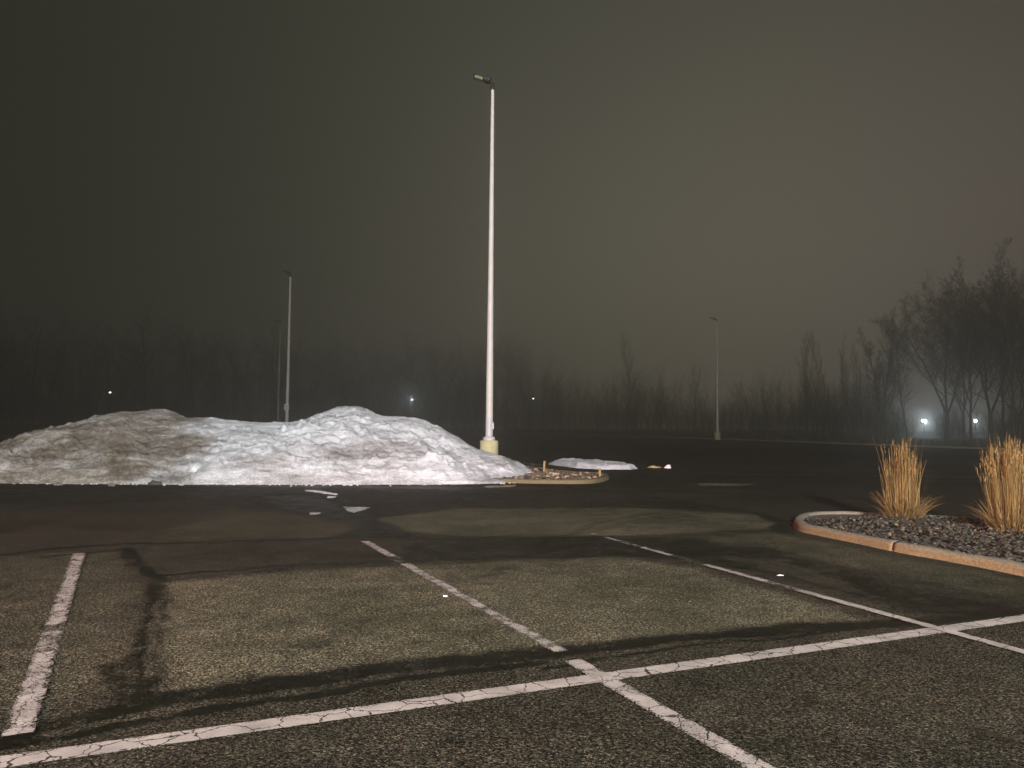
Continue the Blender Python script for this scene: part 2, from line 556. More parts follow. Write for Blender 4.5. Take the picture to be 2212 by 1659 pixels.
def build_lot():
    ny = 560
    y = np.geomspace(0.9, 150, ny)
    t = np.concatenate([np.linspace(-1.9, -0.86, 40)[:-1], np.linspace(-0.86, 0.86, 640), np.linspace(0.86, 1.6, 30)[1:]])
    Yg, Tg = np.meshgrid(y, t, indexing='ij')
    Xg = (Yg + 5.0) * Tg
    X, Y = Xg.ravel(), Yg.ravel()
    wx = X + 0.085 * fbm(X * 1.6, Y * 1.6, 11, 6, 0.6)
    wy = Y + 0.085 * fbm(X * 1.6, Y * 1.6, 23, 6, 0.6)
    wet = np.zeros_like(X); dry = np.zeros_like(X); pud = np.zeros_like(X)

    def band(pts, hw, soft, s=1.0, taper=0.6):
        nonlocal wet
        d = dist_poly(wx, wy, G(*pts))
        k = hw * (1 + taper * fbm(X * 1.3, Y * 1.3, 5, 3))
        wet = np.maximum(wet, s * (1 - sstep(k, k + soft, d)))

    def area(pts, soft, s, which):
        nonlocal wet, dry, pud
        d = sd_area(wx, wy, G(*pts))
        v = s * (1 - sstep(-soft, soft, d))
        if which == 'wet': wet = np.maximum(wet, v)
        elif which == 'dry': dry = np.maximum(dry, v)
        elif which == 'undry': dry = dry * (1 - v)
        elif which == 'unwet': wet = wet * (1 - v)
        else: pud = np.maximum(pud, v)

    # the melt-wet far lot with lamp falloff painted in as darkening, and the wet foot of the snow pile
    far = sstep(13.0, 19.0, Y + 1.5 * fbm(X * 0.5, Y * 0.25, 3, 4))
    wet = np.maximum(wet, 0.34 * far)
    wet = np.maximum(wet, 0.34 * sstep(9.0, 13.5, Y + 1.2 * fbm(X * 0.4, Y * 0.4, 13, 4)))
    streak = fbm(X * 0.06, Y * 0.7, 41, 5)
    wet = np.maximum(wet, 0.72 * sstep(0.05, 0.5, streak) * sstep(11, 15, Y))
    dry = np.maximum(dry, 0.55 * sstep(0.05, 0.4, fbm(X * 0.09 + 7, Y * 0.9, 47, 5)) * sstep(12, 17, Y))
    # bleached dry stalls
    area([(350, 1262), (640, 1232), (1060, 1215), (1330, 1205), (1500, 1228), (1700, 1290), (1850, 1335), (1500, 1365), (1180, 1400), (800, 1432), (520, 1470), (380, 1490), (340, 1400)], 0.12, 0.95, 'dry')
    area([(0, 1200), (270, 1190), (300, 1300), (250, 1480), (60, 1540), (-200, 1500), (-200, 1250)], 0.2, 0.42, 'dry')
    area([(820, 1120), (1000, 1098), (1350, 1096), (1640, 1112), (1690, 1140), (1380, 1156), (1000, 1158), (880, 1148)], 0.10, 1.0, 'dry')
    area([(1500, 1165), (1690, 1150), (1850, 1185), (2212, 1255), (2212, 1300), (1950, 1240), (1700, 1205)], 0.15, 0.40, 'dry')
    area([(300, 1170), (500, 1100), (800, 1128), (760, 1160)], 0.2, 0.35, 'dry')
    area([(1500, 1042), (1640, 1044), (1630, 1050), (1480, 1050)], 0.3, 0.5, 'dry')  # pale streak: the far puddle's sky reflection lightened into the colour
    # wet ground between the stall ends, the dark tongue running from the snow, the wet right side
    area([(860, 1172), (1150, 1166), (1300, 1160), (1420, 1185), (1450, 1200), (1050, 1206), (880, 1212)], 0.14, 0.62, 'wet')
    area([(560, 1072), (690, 1068), (760, 1100), (850, 1145), (930, 1163), (700, 1162), (760, 1140), (680, 1110), (600, 1100)], 0.2, 0.74, 'wet')
    area([(1320, 1160), (1480, 1160), (1650, 1180), (1800, 1218), (1980, 1268), (2212, 1310), (2212, 1336), (2060, 1352), (1960, 1325), (1850, 1292), (1700, 1255), (1560, 1225), (1420, 1195)], 0.22, 0.70, 'wet')
    area([(1560, 1200), (1680, 1208), (1800, 1250), (1900, 1290), (1760, 1258), (1640, 1225)], 0.10, 0.7, 'unwet')
    area([(1660, 1140), (1690, 1128), (1712, 1140), (1725, 1152), (1690, 1152)], 0.05, 0.95, 'wet')  # darker spot left of the kerb tip
    area([(-300, 1054), (1130, 1052), (1110, 1068), (700, 1064), (400, 1082), (0, 1090), (-300, 1095)], 0.5, 0.50, 'wet')
    # cracks with wet margins
    band([(-60, 1203), (120, 1186), (275, 1176), (500, 1169), (780, 1163), (1000, 1164), (1200, 1163), (1320, 1158)], 0.035, 0.05)
    band([(-60, 1212), (120, 1199), (280, 1187)], 0.02, 0.05, 0.8)
    band([(345, 1244), (480, 1232), (620, 1221), (860, 1213), (1050, 1206), (1300, 1201), (1480, 1206)], 0.022, 0.035)
    band([(360, 1256), (520, 1240), (640, 1226)], 0.006, 0.02, 0.6)
    band([(277, 1186), (298, 1215), (330, 1238), (348, 1250)], 0.03, 0.10, 0.85)
    band([(342, 1244), (336, 1290), (322, 1360), (312, 1420), (305, 1480), (300, 1520)], 0.03, 0.13, 0.74)
    band([(250, 1440), (258, 1480), (280, 1520)], 0.05, 0.10, 0.65)
    band([(-160, 1640), (0, 1600), (140, 1562), (280, 1532), (500, 1494), (800, 1450), (1080, 1418), (1240, 1404), (1500, 1378), (1700, 1360), (1900, 1346), (2080, 1332), (2300, 1308)], 0.055, 0.13, 0.80)
    band([(-120, 1622), (0, 1612), (140, 1594), (320, 1560), (560, 1522), (860, 1474), (1160, 1432)], 0.022, 0.05, 0.95)
    band([(1180, 1446), (1330, 1420), (1520, 1396), (1700, 1376), (1900, 1352)], 0.012, 0.03, 1.0)
    band([(1250, 1052), (1330, 1062), (1480, 1085), (1640, 1110), (1705, 1132)], 0.05, 0.12, 1.0)
    band([(1130, 1072), (1300, 1082), (1430, 1090), (1550, 1096)], 0.04, 0.12, 0.6)
    band([(1235, 1152), (1290, 1130), (1350, 1117), (1430, 1106)], 0.035, 0.14, 0.45)
    band([(1275, 1150), (1330, 1133), (1390, 1120), (1470, 1110)], 0.03, 0.12, 0.40)
    band([(620, 1410), (700, 1380), (760, 1352), (800, 1340)], 0.03, 0.16, 0.5)
    band([(980, 1260), (1060, 1240), (1100, 1225)], 0.03, 0.14, 0.45)
    for k in range(34):                                           # short hairline cracks
        px, py = rng.uniform(-100, 2250), rng.uniform(1175, 1640)
        pts = [(px, py)]
        a = rng.uniform(-0.5, 0.25)
        for s in range(4):
            a += rng.normal(0, 0.25)
            pts.append((pts[-1][0] + rng.uniform(20, 60) * math.cos(a), pts[-1][1] + 22 * math.sin(a) + rng.normal(0, 3)))
        band(pts, 0.004, 0.022, rng.uniform(0.3, 0.6))
    wet = np.clip(wet * (1 + 0.45 * fbm(X * 3.5, Y * 3.5, 91, 4)), 0, 1)
    # thin open cracks inside the damp bands
    band([(0, 1606), (140, 1572), (300, 1540), (500, 1506), (800, 1462), (1080, 1428)], 0.008, 0.02, 1.0)
    band([(1200, 1408), (1500, 1384), (1700, 1366), (1900, 1350), (2080, 1336)], 0.008, 0.02, 1.0)
    band([(330, 1260), (322, 1330), (312, 1400), (296, 1470)], 0.006, 0.02, 1.0)
    # seams left light by the filler between the wet margins
    d = dist_poly(wx, wy, G((1190, 1436), (1300, 1412), (1420, 1400), (1560, 1386), (1640, 1378)))
    wet = wet * (1 - 0.9 * (1 - sstep(0.02, 0.05, d)))
    d = dist_poly(wx, wy, G((334, 1300), (326, 1370), (320, 1420), (316, 1460)))
    wet = wet * (1 - 0.8 * (1 - sstep(0.015, 0.04, d)))
    # open melt water
    area([(742, 1094), (800, 1096), (792, 1101), (766, 1108), (756, 1104)], 0.06, 1.0, 'pud')
    area([(655, 1058), (690, 1060), (730, 1067), (726, 1070), (700, 1067), (662, 1061)], 0.04, 1.0, 'pud')
    area([(666, 1107), (700, 1106), (694, 1111), (674, 1111)], 0.05, 0.72, 'pud')
    area([(704, 1072), (732, 1071), (728, 1076), (708, 1077)], 0.05, 0.72, 'pud')
    area([(1040, 1050), (1120, 1047), (1105, 1052), (1050, 1053)], 0.10, 1.0, 'pud')
    area([(1500, 1043), (1640, 1045), (1600, 1050), (1510, 1049)], 0.2, 0.75, 'pud')
    area([(1180, 1002), (1120, 998), (1130, 1003), (1180, 1008)], 0.3, 0.7, 'pud')
    z = 0.006 * fbm(X * 0.9, Y * 0.9, 77, 3) * sstep(150, 60, Y)
    V = np.stack([X, Y, z], 1)
    nx = len(t)
    i = np.arange(ny - 1)[:, None] * nx + np.arange(nx - 1)[None, :]
    i = i.ravel()
    Q = np.stack([i, i + 1, i + nx + 1, i + nx], 1)
    # the rest of the lot, out of sight: a plain sheet 12 mm lower
    nv = len(V)
    V = np.vstack([V, [(-190, -90, -0.02), (120, -90, -0.02), (120, 150, -0.02), (-190, 150, -0.02)]])
    Q = np.vstack([Q, [[nv, nv + 1, nv + 2, nv + 3]]])
    colr = np.zeros((len(V), 3)); colr[:nv, 0] = np.clip(wet, 0, 1); colr[:nv, 1] = np.clip(dry, 0, 1); colr[:nv, 2] = np.clip(pud, 0, 1)
    colr[nv:, 0] = 0.6
    o = link('parking_lot', mesh_np('parking_lot', V, Q, colr), M_ASPH, None, True)
    return tag(o, kind='structure')


lot = build_lot()


LINE_Z = [0.011]


def painted_line(p0, p1, width, wear0=0.36, wear1=0.36, gaps=(), crack=0.0):
    z_ = LINE_Z[0]
    LINE_Z[0] += 0.002
    a, b = Vector(ground(*p0)), Vector(ground(*p1))
    L_ = (b - a).length
    d = (b - a) / L_
    n = Vector((-d.y, d.x))
    ns = int(L_ / 0.03)
    V, C, Q = [], [], []
    for i in range(ns + 1):
        s = i / ns
        p = a + (b - a) * s
        for j in range(5):
            u = j / 4 - 0.5
            e = 0.006 * (noise(np.array([p.x * 30 + j]), np.array([p.y * 30]), 3)[0] - 0.5) * (1 if j in (0, 4) else 0)
            q = p + n * (u * width + e)
            V.append((q.x, q.y, z_))
            wv = wear0 + (wear1 - wear0) * s + (0.10 if j in (0, 4) else 0.0)
            for (g0, g1, gw) in gaps:
                if g0 < s < g1: wv = max(wv, gw)
            C.append((wv, crack * (0.35 + 1.1 * noise(np.array([p.x * 1.7]), np.array([p.y * 1.7]), 8)[0]), 0))
    for i in range(ns):
        for j in range(4):
            k = i * 5 + j
            Q.append((k, k + 1, k + 6, k + 5))
    o = link('painted_line', mesh_np('painted_line', np.array(V), np.array(Q), np.array(C)), M_PAINT, lot)
    return o


painted_line((-170, 1676), (2330, 1321), 0.135, 0.33, 0.33, (), 1.0)
painted_line((788, 1171), (1212, 1411), 0.112, 0.40, 0.46, ((0.24, 0.33, 0.55),))
painted_line((1237, 1431), (1700, 1700), 0.12, 0.38, 0.40, (), 0.6)
painted_line((1278, 1155), (2330, 1446), 0.095, 0.44, 0.33, ((0.02, 0.06, 0.60), (0.12, 0.2, 0.52), (0.30, 0.40, 0.56), (0.55, 0.62, 0.50)))
painted_line((171, 1199), (38, 1595), 0.125, 0.42, 0.42, ((0.60, 0.645, 0.54), (0.66, 0.74, 0.50)), 0.25)


# ------------------------------------------------------------------ kerbs and beds
def resample(pts, step):
    P = [Vector(p) for p in pts]
    out_ = [P[0]]
    for a, b in zip(P[:-1], P[1:]):
        n = max(1, int((b - a).length / step))
        out_ += [a + (b - a) * (i / n) for i in range(1, n + 1)]
    return out_


def smooth_path(pts, it=2, closed=False):
    for _ in range(it):
        q = [] if closed else [pts[0]]
        rg = range(len(pts)) if closed else range(len(pts) - 1)
        for i in rg:
            a, b = pts[i], pts[(i + 1) % len(pts)]
            q.append((a[0] * .75 + b[0] * .25, a[1] * .75 + b[1] * .25))
            q.append((a[0] * .25 + b[0] * .75, a[1] * .25 + b[1] * .75))
        if not closed: q.append(pts[-1])
        pts = q
    return pts


_arc = [R(a) for a in range(0, 91, 15)]
KERB_PROF = [(0.0, -0.03), (0.006, 0.015), (0.014, 0.038)] + [(0.014 + 0.065 * (1 - math.cos(a)), 0.042 + 0.063 * math.sin(a)) for a in _arc] + [(0.11, 0.107), (0.135, 0.104), (0.15, 0.095), (0.155, 0.07), (0.155, -0.03)]
KERB_STAIN = [1.0, 1.0, 1.0] + [1.0 - 0.85 * math.sin(a) ** 2 for a in _arc] + [0.0, 0.0, 0.1, 0.3, 0.3]


def kerb(path, prof=KERB_PROF, stain=KERB_STAIN, side=1, jit=0.006):
    """sweep the profile; the bed lies to the left of the path when side = 1"""
    n = len(path)
    V, C, Q = [], [], []
    m = len(prof)
    for i, p in enumerate(path):
        a, b = path[max(0, i - 1)], path[min(n - 1, i + 1)]
        d = (b - a).normalized()
        nn = Vector((-d.y, d.x)) * side
        for (u, z), s in zip(prof, stain):
            q = p + nn * u
            e = (noise(np.array([q.x * 5]), np.array([q.y * 5]), 9)[0] - 0.5) * jit * 2
            V.append((q.x + nn.x * e, q.y + nn.y * e, z + e * (z > 0)))
            C.append((s, 0, 0))
    for i in range(n - 1):
        for j in range(m - 1):
            k = i * m + j
            Q.append((k, k + 1, k + m + 1, k + m) if side < 0 else (k, k + m, k + m + 1, k + 1))
    c0 = [tuple(range(m))[::1 if side > 0 else -1], tuple(range((n - 1) * m, n * m))[::-1 if side > 0 else 1]]
    return np.array(V), [np.array(Q), np.array(c0)], np.array(C)


def kerb_thing(path2d, seg, mat, label, side=1, smooth_it=2, loc=(0, 0)):
    root = empty('kerb', (loc[0], loc[1], 0))
    tag(root, label, 'kerb')
    P = resample(smooth_path(path2d, smooth_it), 0.06)
    P = [p - Vector(loc) for p in P]
    # cut into cast lengths with an open joint between them
    start, acc = 0, 0.0
    for i in range(1, len(P)):
        acc += (P[i] - P[i - 1]).length
        if acc >= seg or i == len(P) - 1:
            part = P[start:i + 1]
            if len(part) > 2:
                dd = (part[-1] - part[-2]).normalized()
                part = part[:-1] + [part[-1] - dd * 0.005]
                V, Q, C = kerb(part, side=side)
                link('kerb_length', mesh_np('kerb_length', V, Q, C), mat, root, True)
            start, acc = i, 0.0
    return root


# right bed: tip by the asphalt patch, long side coming towards the camera, short side running off to the right
BED = [(6.3, 3.2)] + G((2212, 1245), (2060, 1215), (1940, 1194), (1830, 1170), (1755, 1155), (1722, 1147)) + [ground(1709, 1135), ground(1722, 1122)] + \
      [ground(1772, 1117), ground(1865, 1118), ground(2080, 1129)] + [(9.0, 9.6), (13.5, 8.2)]
kerb_thing(BED, 3.0, M_KERB, 'rust stained concrete kerb curving round the gravel bed with the dry grass clumps', side=-1, smooth_it=2)
bed_in = [tuple(p) for p in smooth_path(BED, 2)] + [(13.5, 3.2)]


def inset_area(pts, z, name, mat, parent=None):
    mb = MB().add([(x, y, z) for x, y in pts], [tuple(range(len(pts)))])
    return mb.build(name, mat, parent)


def inset_path(pts, dist):
    q = []
    for i in range(len(pts)):
        a, b = Vector(pts[max(0, i - 1)]), Vector(pts[min(len(pts) - 1, i + 1)])
        d = (b - a).normalized()
        q.append((pts[i][0] - d.y * dist, pts[i][1] + d.x * dist))
    return q


def ico():
    p = (1 + 5 ** 0.5) / 2
    v = np.array([(-1, p, 0), (1, p, 0), (-1, -p, 0), (1, -p, 0), (0, -1, p), (0, 1, p), (0, -1, -p), (0, 1, -p), (p, 0, -1), (p, 0, 1), (-p, 0, -1), (-p, 0, 1)], float)
    v /= np.linalg.norm(v[0])
    f = np.array([(0, 11, 5), (0, 5, 1), (0, 1, 7), (0, 7, 10), (0, 10, 11), (1, 5, 9), (5, 11, 4), (11, 10, 2), (10, 7, 6), (7, 1, 8),
                  (3, 9, 4), (3, 4, 2), (3, 2, 6), (3, 6, 8), (3, 8, 9), (4, 9, 5), (2, 4, 11), (6, 2, 10), (8, 6, 7), (9, 8, 1)])
    return v, f


ICO_V, ICO_F = ico()


def rand_rot(n):
    q = rng.normal(size=(n, 4)); q /= np.linalg.norm(q, axis=1)[:, None]
    a, b, c_, d = q.T
    return np.stack([np.stack([1 - 2 * (c_ * c_ + d * d), 2 * (b * c_ - a * d), 2 * (b * d + a * c_)], 1),
                     np.stack([2 * (b * c_ + a * d), 1 - 2 * (b * b + d * d), 2 * (c_ * d - a * b)], 1),
                     np.stack([2 * (b * d - a * c_), 2 * (c_ * d + a * b), 1 - 2 * (b * b + c_ * c_)], 1)], 1)


def stones(P, size, cols, squash=0.65):
    n = len(P)
    v = ICO_V[None] * (1 + rng.uniform(-0.28, 0.28, (n, 12, 1)))
    v = v * (size[:, None, None] * rng.uniform(0.6, 1.25, (n, 1, 3)))
    v = np.einsum('nij,nkj->nki', rand_rot(n), v)
    v[:, :, 2] *= squash
    v = v + P[:, None, :]
    f = (ICO_F[None] + (np.arange(n) * 12)[:, None, None]).reshape(-1, 3)
    return v.reshape(-1, 3), f, np.repeat(cols, 12, 0)


def build_gravel():
    inset = [tuple(p) for p in bed_in]
    X = rng.uniform(3.6, 9.5, 36000); Y = rng.uniform(3.4, 11.2, 36000)
    s = sd_area(X, Y, inset)
    dens = sstep(12.5, 4.0, np.hypot(X - 5.4, Y - 9.0))
    k = (s < -0.19) & (rng.uniform(0, 1, len(X)) < dens)
    X, Y = X[k][:9000], Y[k][:9000]
    n = len(X)
    pal = np.array([(0.050, 0.050, 0.048), (0.11, 0.105, 0.095), (0.20, 0.19, 0.17), (0.15, 0.085, 0.06), (0.38, 0.33, 0.25), (0.075, 0.08, 0.085), (0.16, 0.135, 0.10)])
    cols = pal[rng.choice(7, n, p=[.26, .22, .12, .14, .05, .11, .10])] * rng.uniform(0.75, 1.2, (n, 1))
    Z = 0.082 + 0.06 * sstep(0.2, 0.9, -s[k][:9000]) + 0.03 * fbm(X * 1.5, Y * 1.5, 4, 3) + rng.uniform(0, 0.02, n)
    v, f, c_ = stones(np.stack([X, Y, Z], 1), rng.uniform(0.010, 0.034, n) ** 1.0, cols * np.array([0.22, 0.21, 0.18]))
    o = link('gravel', mesh_np('gravel', v, f, c_), M_STONE)
    tag(o, kind='stuff', label='mixed grey and rust landscape gravel inside the curved kerb', cat='gravel')
    tag(inset_area(inset_path(smooth_path(BED, 2), -0.13) + [(13.4, 3.3)], 0.065, 'bed_soil', M_DIRT), kind='structure')


build_gravel()


# ------------------------------------------------------------------ dry ornamental grass
def blades(P0, dirs, L_, lean, width, segs, cols, curve=1.0):
    """flat tapering blades; dirs: azimuth of lean"""
    n = len(P0)
    V = np.zeros((n, segs + 1, 2, 3))
    side_a = rng.uniform(0, 2 * np.pi, n)
    sx, sy = np.cos(side_a), np.sin(side_a)
    for i in range(segs + 1):
        s = i / segs
        off = lean * s ** (1 + curve)
        z = L_ * s * np.sqrt(np.clip(1 - (lean * s / np.maximum(L_, 1e-3)) ** 2 * 0.5, 0.05, 1))
        x = P0[:, 0] + np.cos(dirs) * off
        y = P0[:, 1] + np.sin(dirs) * off
        wd = width * (1 - 0.82 * s)
        for j, sg in enumerate((-0.5, 0.5)):
            V[:, i, j, 0] = x + sx * wd * sg
            V[:, i, j, 1] = y + sy * wd * sg
            V[:, i, j, 2] = P0[:, 2] + z
    idx = np.arange(n)[:, None] * (segs + 1) * 2 + np.arange(segs)[None, :] * 2
    idx = idx.ravel()
    Q = np.stack([idx, idx + 1, idx + 3, idx + 2], 1)
    return V.reshape(-1, 3), Q, np.repeat(cols, (segs + 1) * 2, 0), V[:, -1].mean(1)


def grass_clump(loc, height, r0, r1, seed, label, nblade=950):
    global rng
    keep = rng
    rng = np.random.default_rng(seed)
    root = empty('grass_clump', loc)
    tag(root, label, 'grass', 'dry ornamental grass clumps in the gravel bed')
    straw = np.array([(0.38, 0.215, 0.060), (0.46, 0.30, 0.11), (0.26, 0.14, 0.036), (0.40, 0.265, 0.11), (0.17, 0.09, 0.024)])
    # upright stems stand in tufts
    nt_ = 26
    ta, tr = rng.uniform(0, 2 * np.pi, nt_), r0 * np.sqrt(rng.uniform(0, 1, nt_))
    th = height * (1.0 - 0.16 * (tr / r0) ** 2) * rng.uniform(0.60, 1.02, nt_)
    k = rng.integers(0, nt_, nblade)
    P0 = np.stack([np.cos(ta[k]) * tr[k], np.sin(ta[k]) * tr[k], np.zeros(nblade)], 1) + rng.normal(0, 0.022, (nblade, 3)) * (1, 1, 0)
    L_ = th[k] * rng.uniform(0.5, 1.02, nblade)
    lean = (tr[k] / r0 * (r1 - r0) + rng.normal(0.02, 0.09, nblade)) * (L_ / height)
    dirs = ta[k] + rng.normal(0, 0.5, nblade)
    cols = straw[rng.integers(0, 5, nblade)] * rng.uniform(0.7, 1.15, (nblade, 1))
    v, q, c_, tips = blades(P0, dirs, L_, lean, rng.uniform(0.003, 0.0075, nblade), 5, cols, 0.4)
    link('stems', mesh_np('stems', v, q, c_), M_STRAW, root)
    # feathery heads on the tallest
    sel = np.where(L_ > 0.60 * height)[0]
    sel = np.repeat(sel, 9)
    m = len(sel)
    s0 = rng.uniform(0.0, 0.30, m)
    hp = tips[sel] - np.stack([np.cos(dirs[sel]) * lean[sel] * s0 * 1.3, np.sin(dirs[sel]) * lean[sel] * s0 * 1.3, L_[sel] * s0 * 0.85], 1)
    v, q, c_, _ = blades(hp, rng.uniform(0, 2 * np.pi, m), rng.uniform(0.04, 0.09, m), rng.uniform(0.004, 0.020, m), rng.uniform(0.003, 0.006, m), 2, straw[rng.integers(0, 5, m)] * rng.uniform(0.8, 1.2, (m, 1)))
    link('seed_heads', mesh_np('seed_heads', v, q, c_), M_STRAW, root)
    # old leaves flopped out round the base
    nb = 560
    a = rng.uniform(0, 2 * np.pi, nb)
    rr = r0 * np.sqrt(rng.uniform(0.1, 1.2, nb))
    P0 = np.stack([np.cos(a) * rr, np.sin(a) * rr, np.zeros(nb)], 1)
    L_ = rng.uniform(0.12, 0.46, nb)
    v, q, c_, _ = blades(P0, a + rng.normal(0, 0.5, nb), L_, L_ * rng.uniform(0.35, 1.05, nb), rng.uniform(0.006, 0.012, nb), 4, straw[rng.integers(0, 5, nb)] * rng.uniform(0.45, 0.95, (nb, 1)), 0.6)
    link('base_leaves', mesh_np('base_leaves', v, q, c_), M_STRAW, root)
    # a few stray stalks lean well out
    ns = 16
    a = rng.uniform(0, 2 * np.pi, ns)
    P0 = np.stack([np.cos(a) * r0 * .8, np.sin(a) * r0 * .8, np.zeros(ns)], 1)
    L_ = height * rng.uniform(0.6, 0.98, ns)
    v, q, c_, _ = blades(P0, a, L_, rng.uniform(0.05, 0.28, ns), np.full(ns, 0.008), 6, straw[rng.integers(0, 5, ns)], 0.5)
    link('stray_stalks', mesh_np('stray_stalks', v, q, c_), M_STRAW, root)
    rng = keep
    return root


g1 = ground(1955, 1128, 0.08)
g2 = ground(2190, 1156, 0.08)
grass_clump((g1[0], g1[1] + 0.05, 0.085), 1.27, 0.20, 0.235, 21, 'dry straw coloured grass clump nearer the tip of the curved kerb, fully in view', 720)
grass_clump((g2[0], g2[1] + 0.05, 0.085), 1.38, 0.20, 0.245, 22, 'dry straw coloured grass clump cut off by the right edge of the photo', 780)

# ------------------------------------------------------------------ snow pile
SIL = [(-420, 1030, 19.6), (-300, 1005, 20.2), (-180, 992, 20.6), (-60, 982, 21), (0, 971, 21), (60, 946, 21.2), (120, 925, 21.4), (170, 909, 21.5), (215, 896, 21.6), (262, 893, 21.6), (300, 892, 21.7), (345, 887, 21.7), (372, 894, 21.6),
       (395, 905, 21.5), (440, 902, 21.6), (520, 910, 21.8), (575, 912, 22), (620, 912, 22), (655, 905, 22), (690, 894, 22.2), (725, 882, 22.2), (765, 878, 22.2), (790, 884, 22.1), (818, 897, 22), (870, 898, 22), (920, 908, 22),
       (955, 925, 21.9), (985, 945, 21.7), (1010, 960, 21.5), (1035, 974, 21.3), (1075, 987, 21.1), (1120, 1007, 20.7), (1150, 1022, 20.3), (1170, 1032, 20.0)]


def build_snow():
    cx, cz, cy = [], [], []
    for px, py, D in SIL:
        x, y, z = at(px, py, D)
        cx.append(x); cz.append(z); cy.append(D)
    fx, fy = [], []
    for px, py in ((-420, 1041), (-200, 1042), (0, 1044), (200, 1046), (420, 1047), (700, 1047), (900, 1047), (1020, 1046), (1090, 1044), (1128, 1040), (1140, 1034), (1172, 1032)):
        x, y = ground(px, py)
        fx.append(x); fy.append(y)
    xs = np.arange(-16.5, 1.0, 0.035)
    ys = np.arange(17.0, 27.0, 0.04)
    Xg, Yg = np.meshgrid(xs, ys, indexing='ij')
    X, Y = Xg.ravel(), Yg.ravel()
    Xw = X + 0.05 * fbm(X * 1.1, Y * 1.1, 31, 4)
    H = np.interp(Xw, cx, cz)
    H = np.where(Xw > cx[-1], 0, H)
    yc = np.interp(Xw, cx, cy)
    yf = np.interp(Xw, fx, fy) + 0.10 * fbm(X * 2.2, X * 0 + 3.3, 8, 6, 0.65)
    u = np.clip((Y - yf) / (yc - yf), 0, 1)
    v = np.clip((Y - yc) / 3.6, 0, 1)
    bulge = 0.62 + 0.22 * fbm(X * 0.55, Y * 0.2, 61, 3)
    front = u ** bulge * (0.9 + 0.1 * u)
    front = front * sstep(0, 0.03, u)
    h = H * np.where(Y < yc, front, 1 - sstep(0, 1, v) * 1.02)
    on = sstep(0.0, 0.3, h)
    lump = 0.22 * fbm(X * 0.75, Y * 0.75, 1, 2) + 0.10 * np.abs(fbm(X * 1.7 + Y * 0.5, Y * 2.1, 2, 3)) + 0.065 * fbm(X * 4.2, Y * 3.3, 6, 3) + 0.055 * np.abs(fbm(X * 6 + 3, Y * 9, 26, 3)) + 0.03 * fbm(X * 12, Y * 12, 7, 3) + 0.20 * np.maximum(0, fbm(X * 4.5, Y * 4.5, 44, 3) - 0.28) - 0.10 * np.maximum(0, fbm(X * 2.2 + Y, Y * 5, 46, 4) - 0.30)
    # slabs: stepped ledges dipping to the right
    led = (h * 3.1 + X * 0.16 + 0.8 * fbm(X * 0.8, Y * 0.8, 19, 3))
    saw = led - np.floor(led)
    lump += 0.10 * (saw ** 2 - 0.33) * sstep(-9.5, -6.5, X) * sstep(0.2, 0.6, h)
    near_crest = np.exp(-((Y - yc) / 0.9) ** 2)
    h = h + on * lump * (1 - 0.66 * near_crest)
    off = (Y < yf) | (v >= 1) | (Xw > cx[-1] + 0.02) | (h < 0.004)
    h = np.where(off, -0.05, h)
    # dirt: sand and grit over the left hump, patches and a brown belt lower right
    P = np.stack([X, Y, h], 1)
    pxx = 1106 + X / np.maximum(Y, 1) * F
    d = 0.95 * sstep(520, 340, pxx + 95 * fbm(X * 0.9, h * 2.2, 51, 5, 0.6))
    d = np.maximum(d, 0.52 * np.exp(-(((pxx - 800) / 105) ** 2 + ((h - 0.75) / 0.30) ** 2)))
    d = np.maximum(d, 0.45 * np.exp(-(((pxx - 560) / 130) ** 2 + ((h - 0.55) / 0.25) ** 2)))
    d = np.maximum(d, 0.38 * sstep(0.40, 0.08, h) * sstep(1120, 950, pxx))
    d = np.maximum(d, 0.6 * np.exp(-(((pxx - 1100) / 40) ** 2 + ((h - 0.45) / 0.2) ** 2)))
    d = np.clip(d + 0.30 * fbm(X * 0.9, Y * 1.4, 88, 4) + 0.05, 0, 1)
    d *= 1 - 0.55 * sstep(0.42, 0.1, h) * sstep(430, 300, pxx) * sstep(-8.6, -8.0, X)
    nyy = len(ys)
    i = (np.arange(len(xs) - 1)[:, None] * nyy + np.arange(nyy - 1)[None, :]).ravel()
    Q = np.stack([i, i + nyy, i + nyy + 1, i + 1], 1)
    keep = (h[Q] > -0.04).any(1)
    Q = Q[keep]
    used = np.unique(Q)
    remap = -np.ones(len(X), dtype=np.int64); remap[used] = np.arange(len(used))
    o = link('snow_pile', mesh_np('snow_pile', P[used], remap[Q], np.stack([d, d, d], 1)[used]), M_SNOW, None, True)
    tag(o, 'long heap of dirty melting snow, brown at its left hump, whiter on the right', 'snow pile')


build_snow()


def crumbs():
    n = 170
    px = np.concatenate([rng.uniform(-100, 1140, 120), rng.uniform(560, 1140, 50)])
    P = []
    for p_ in px:
        x, y = ground(p_, np.interp(p_, [-420, 0, 420, 900, 1090, 1140], [1041, 1044, 1047, 1047, 1044.5, 1040]))
        P.append((x, y - 0.02 - abs(rng.normal(0, 0.16)), 0.008))
    sz = rng.uniform(0.008, 0.032, n) * rng.choice([1, 1, 1, 1.7], n)
    v, f, c_ = stones(np.array(P), sz, np.tile(rng.uniform(0, 0.6, (n, 1)), (1, 3)), 0.7)
    o = link('snow_crumbs', mesh_np('snow_crumbs', v, f, c_), M_SNOW)
    tag(o, 'crumbs of broken snow along the foot of the heap', 'snow', kind='stuff')


crumbs()


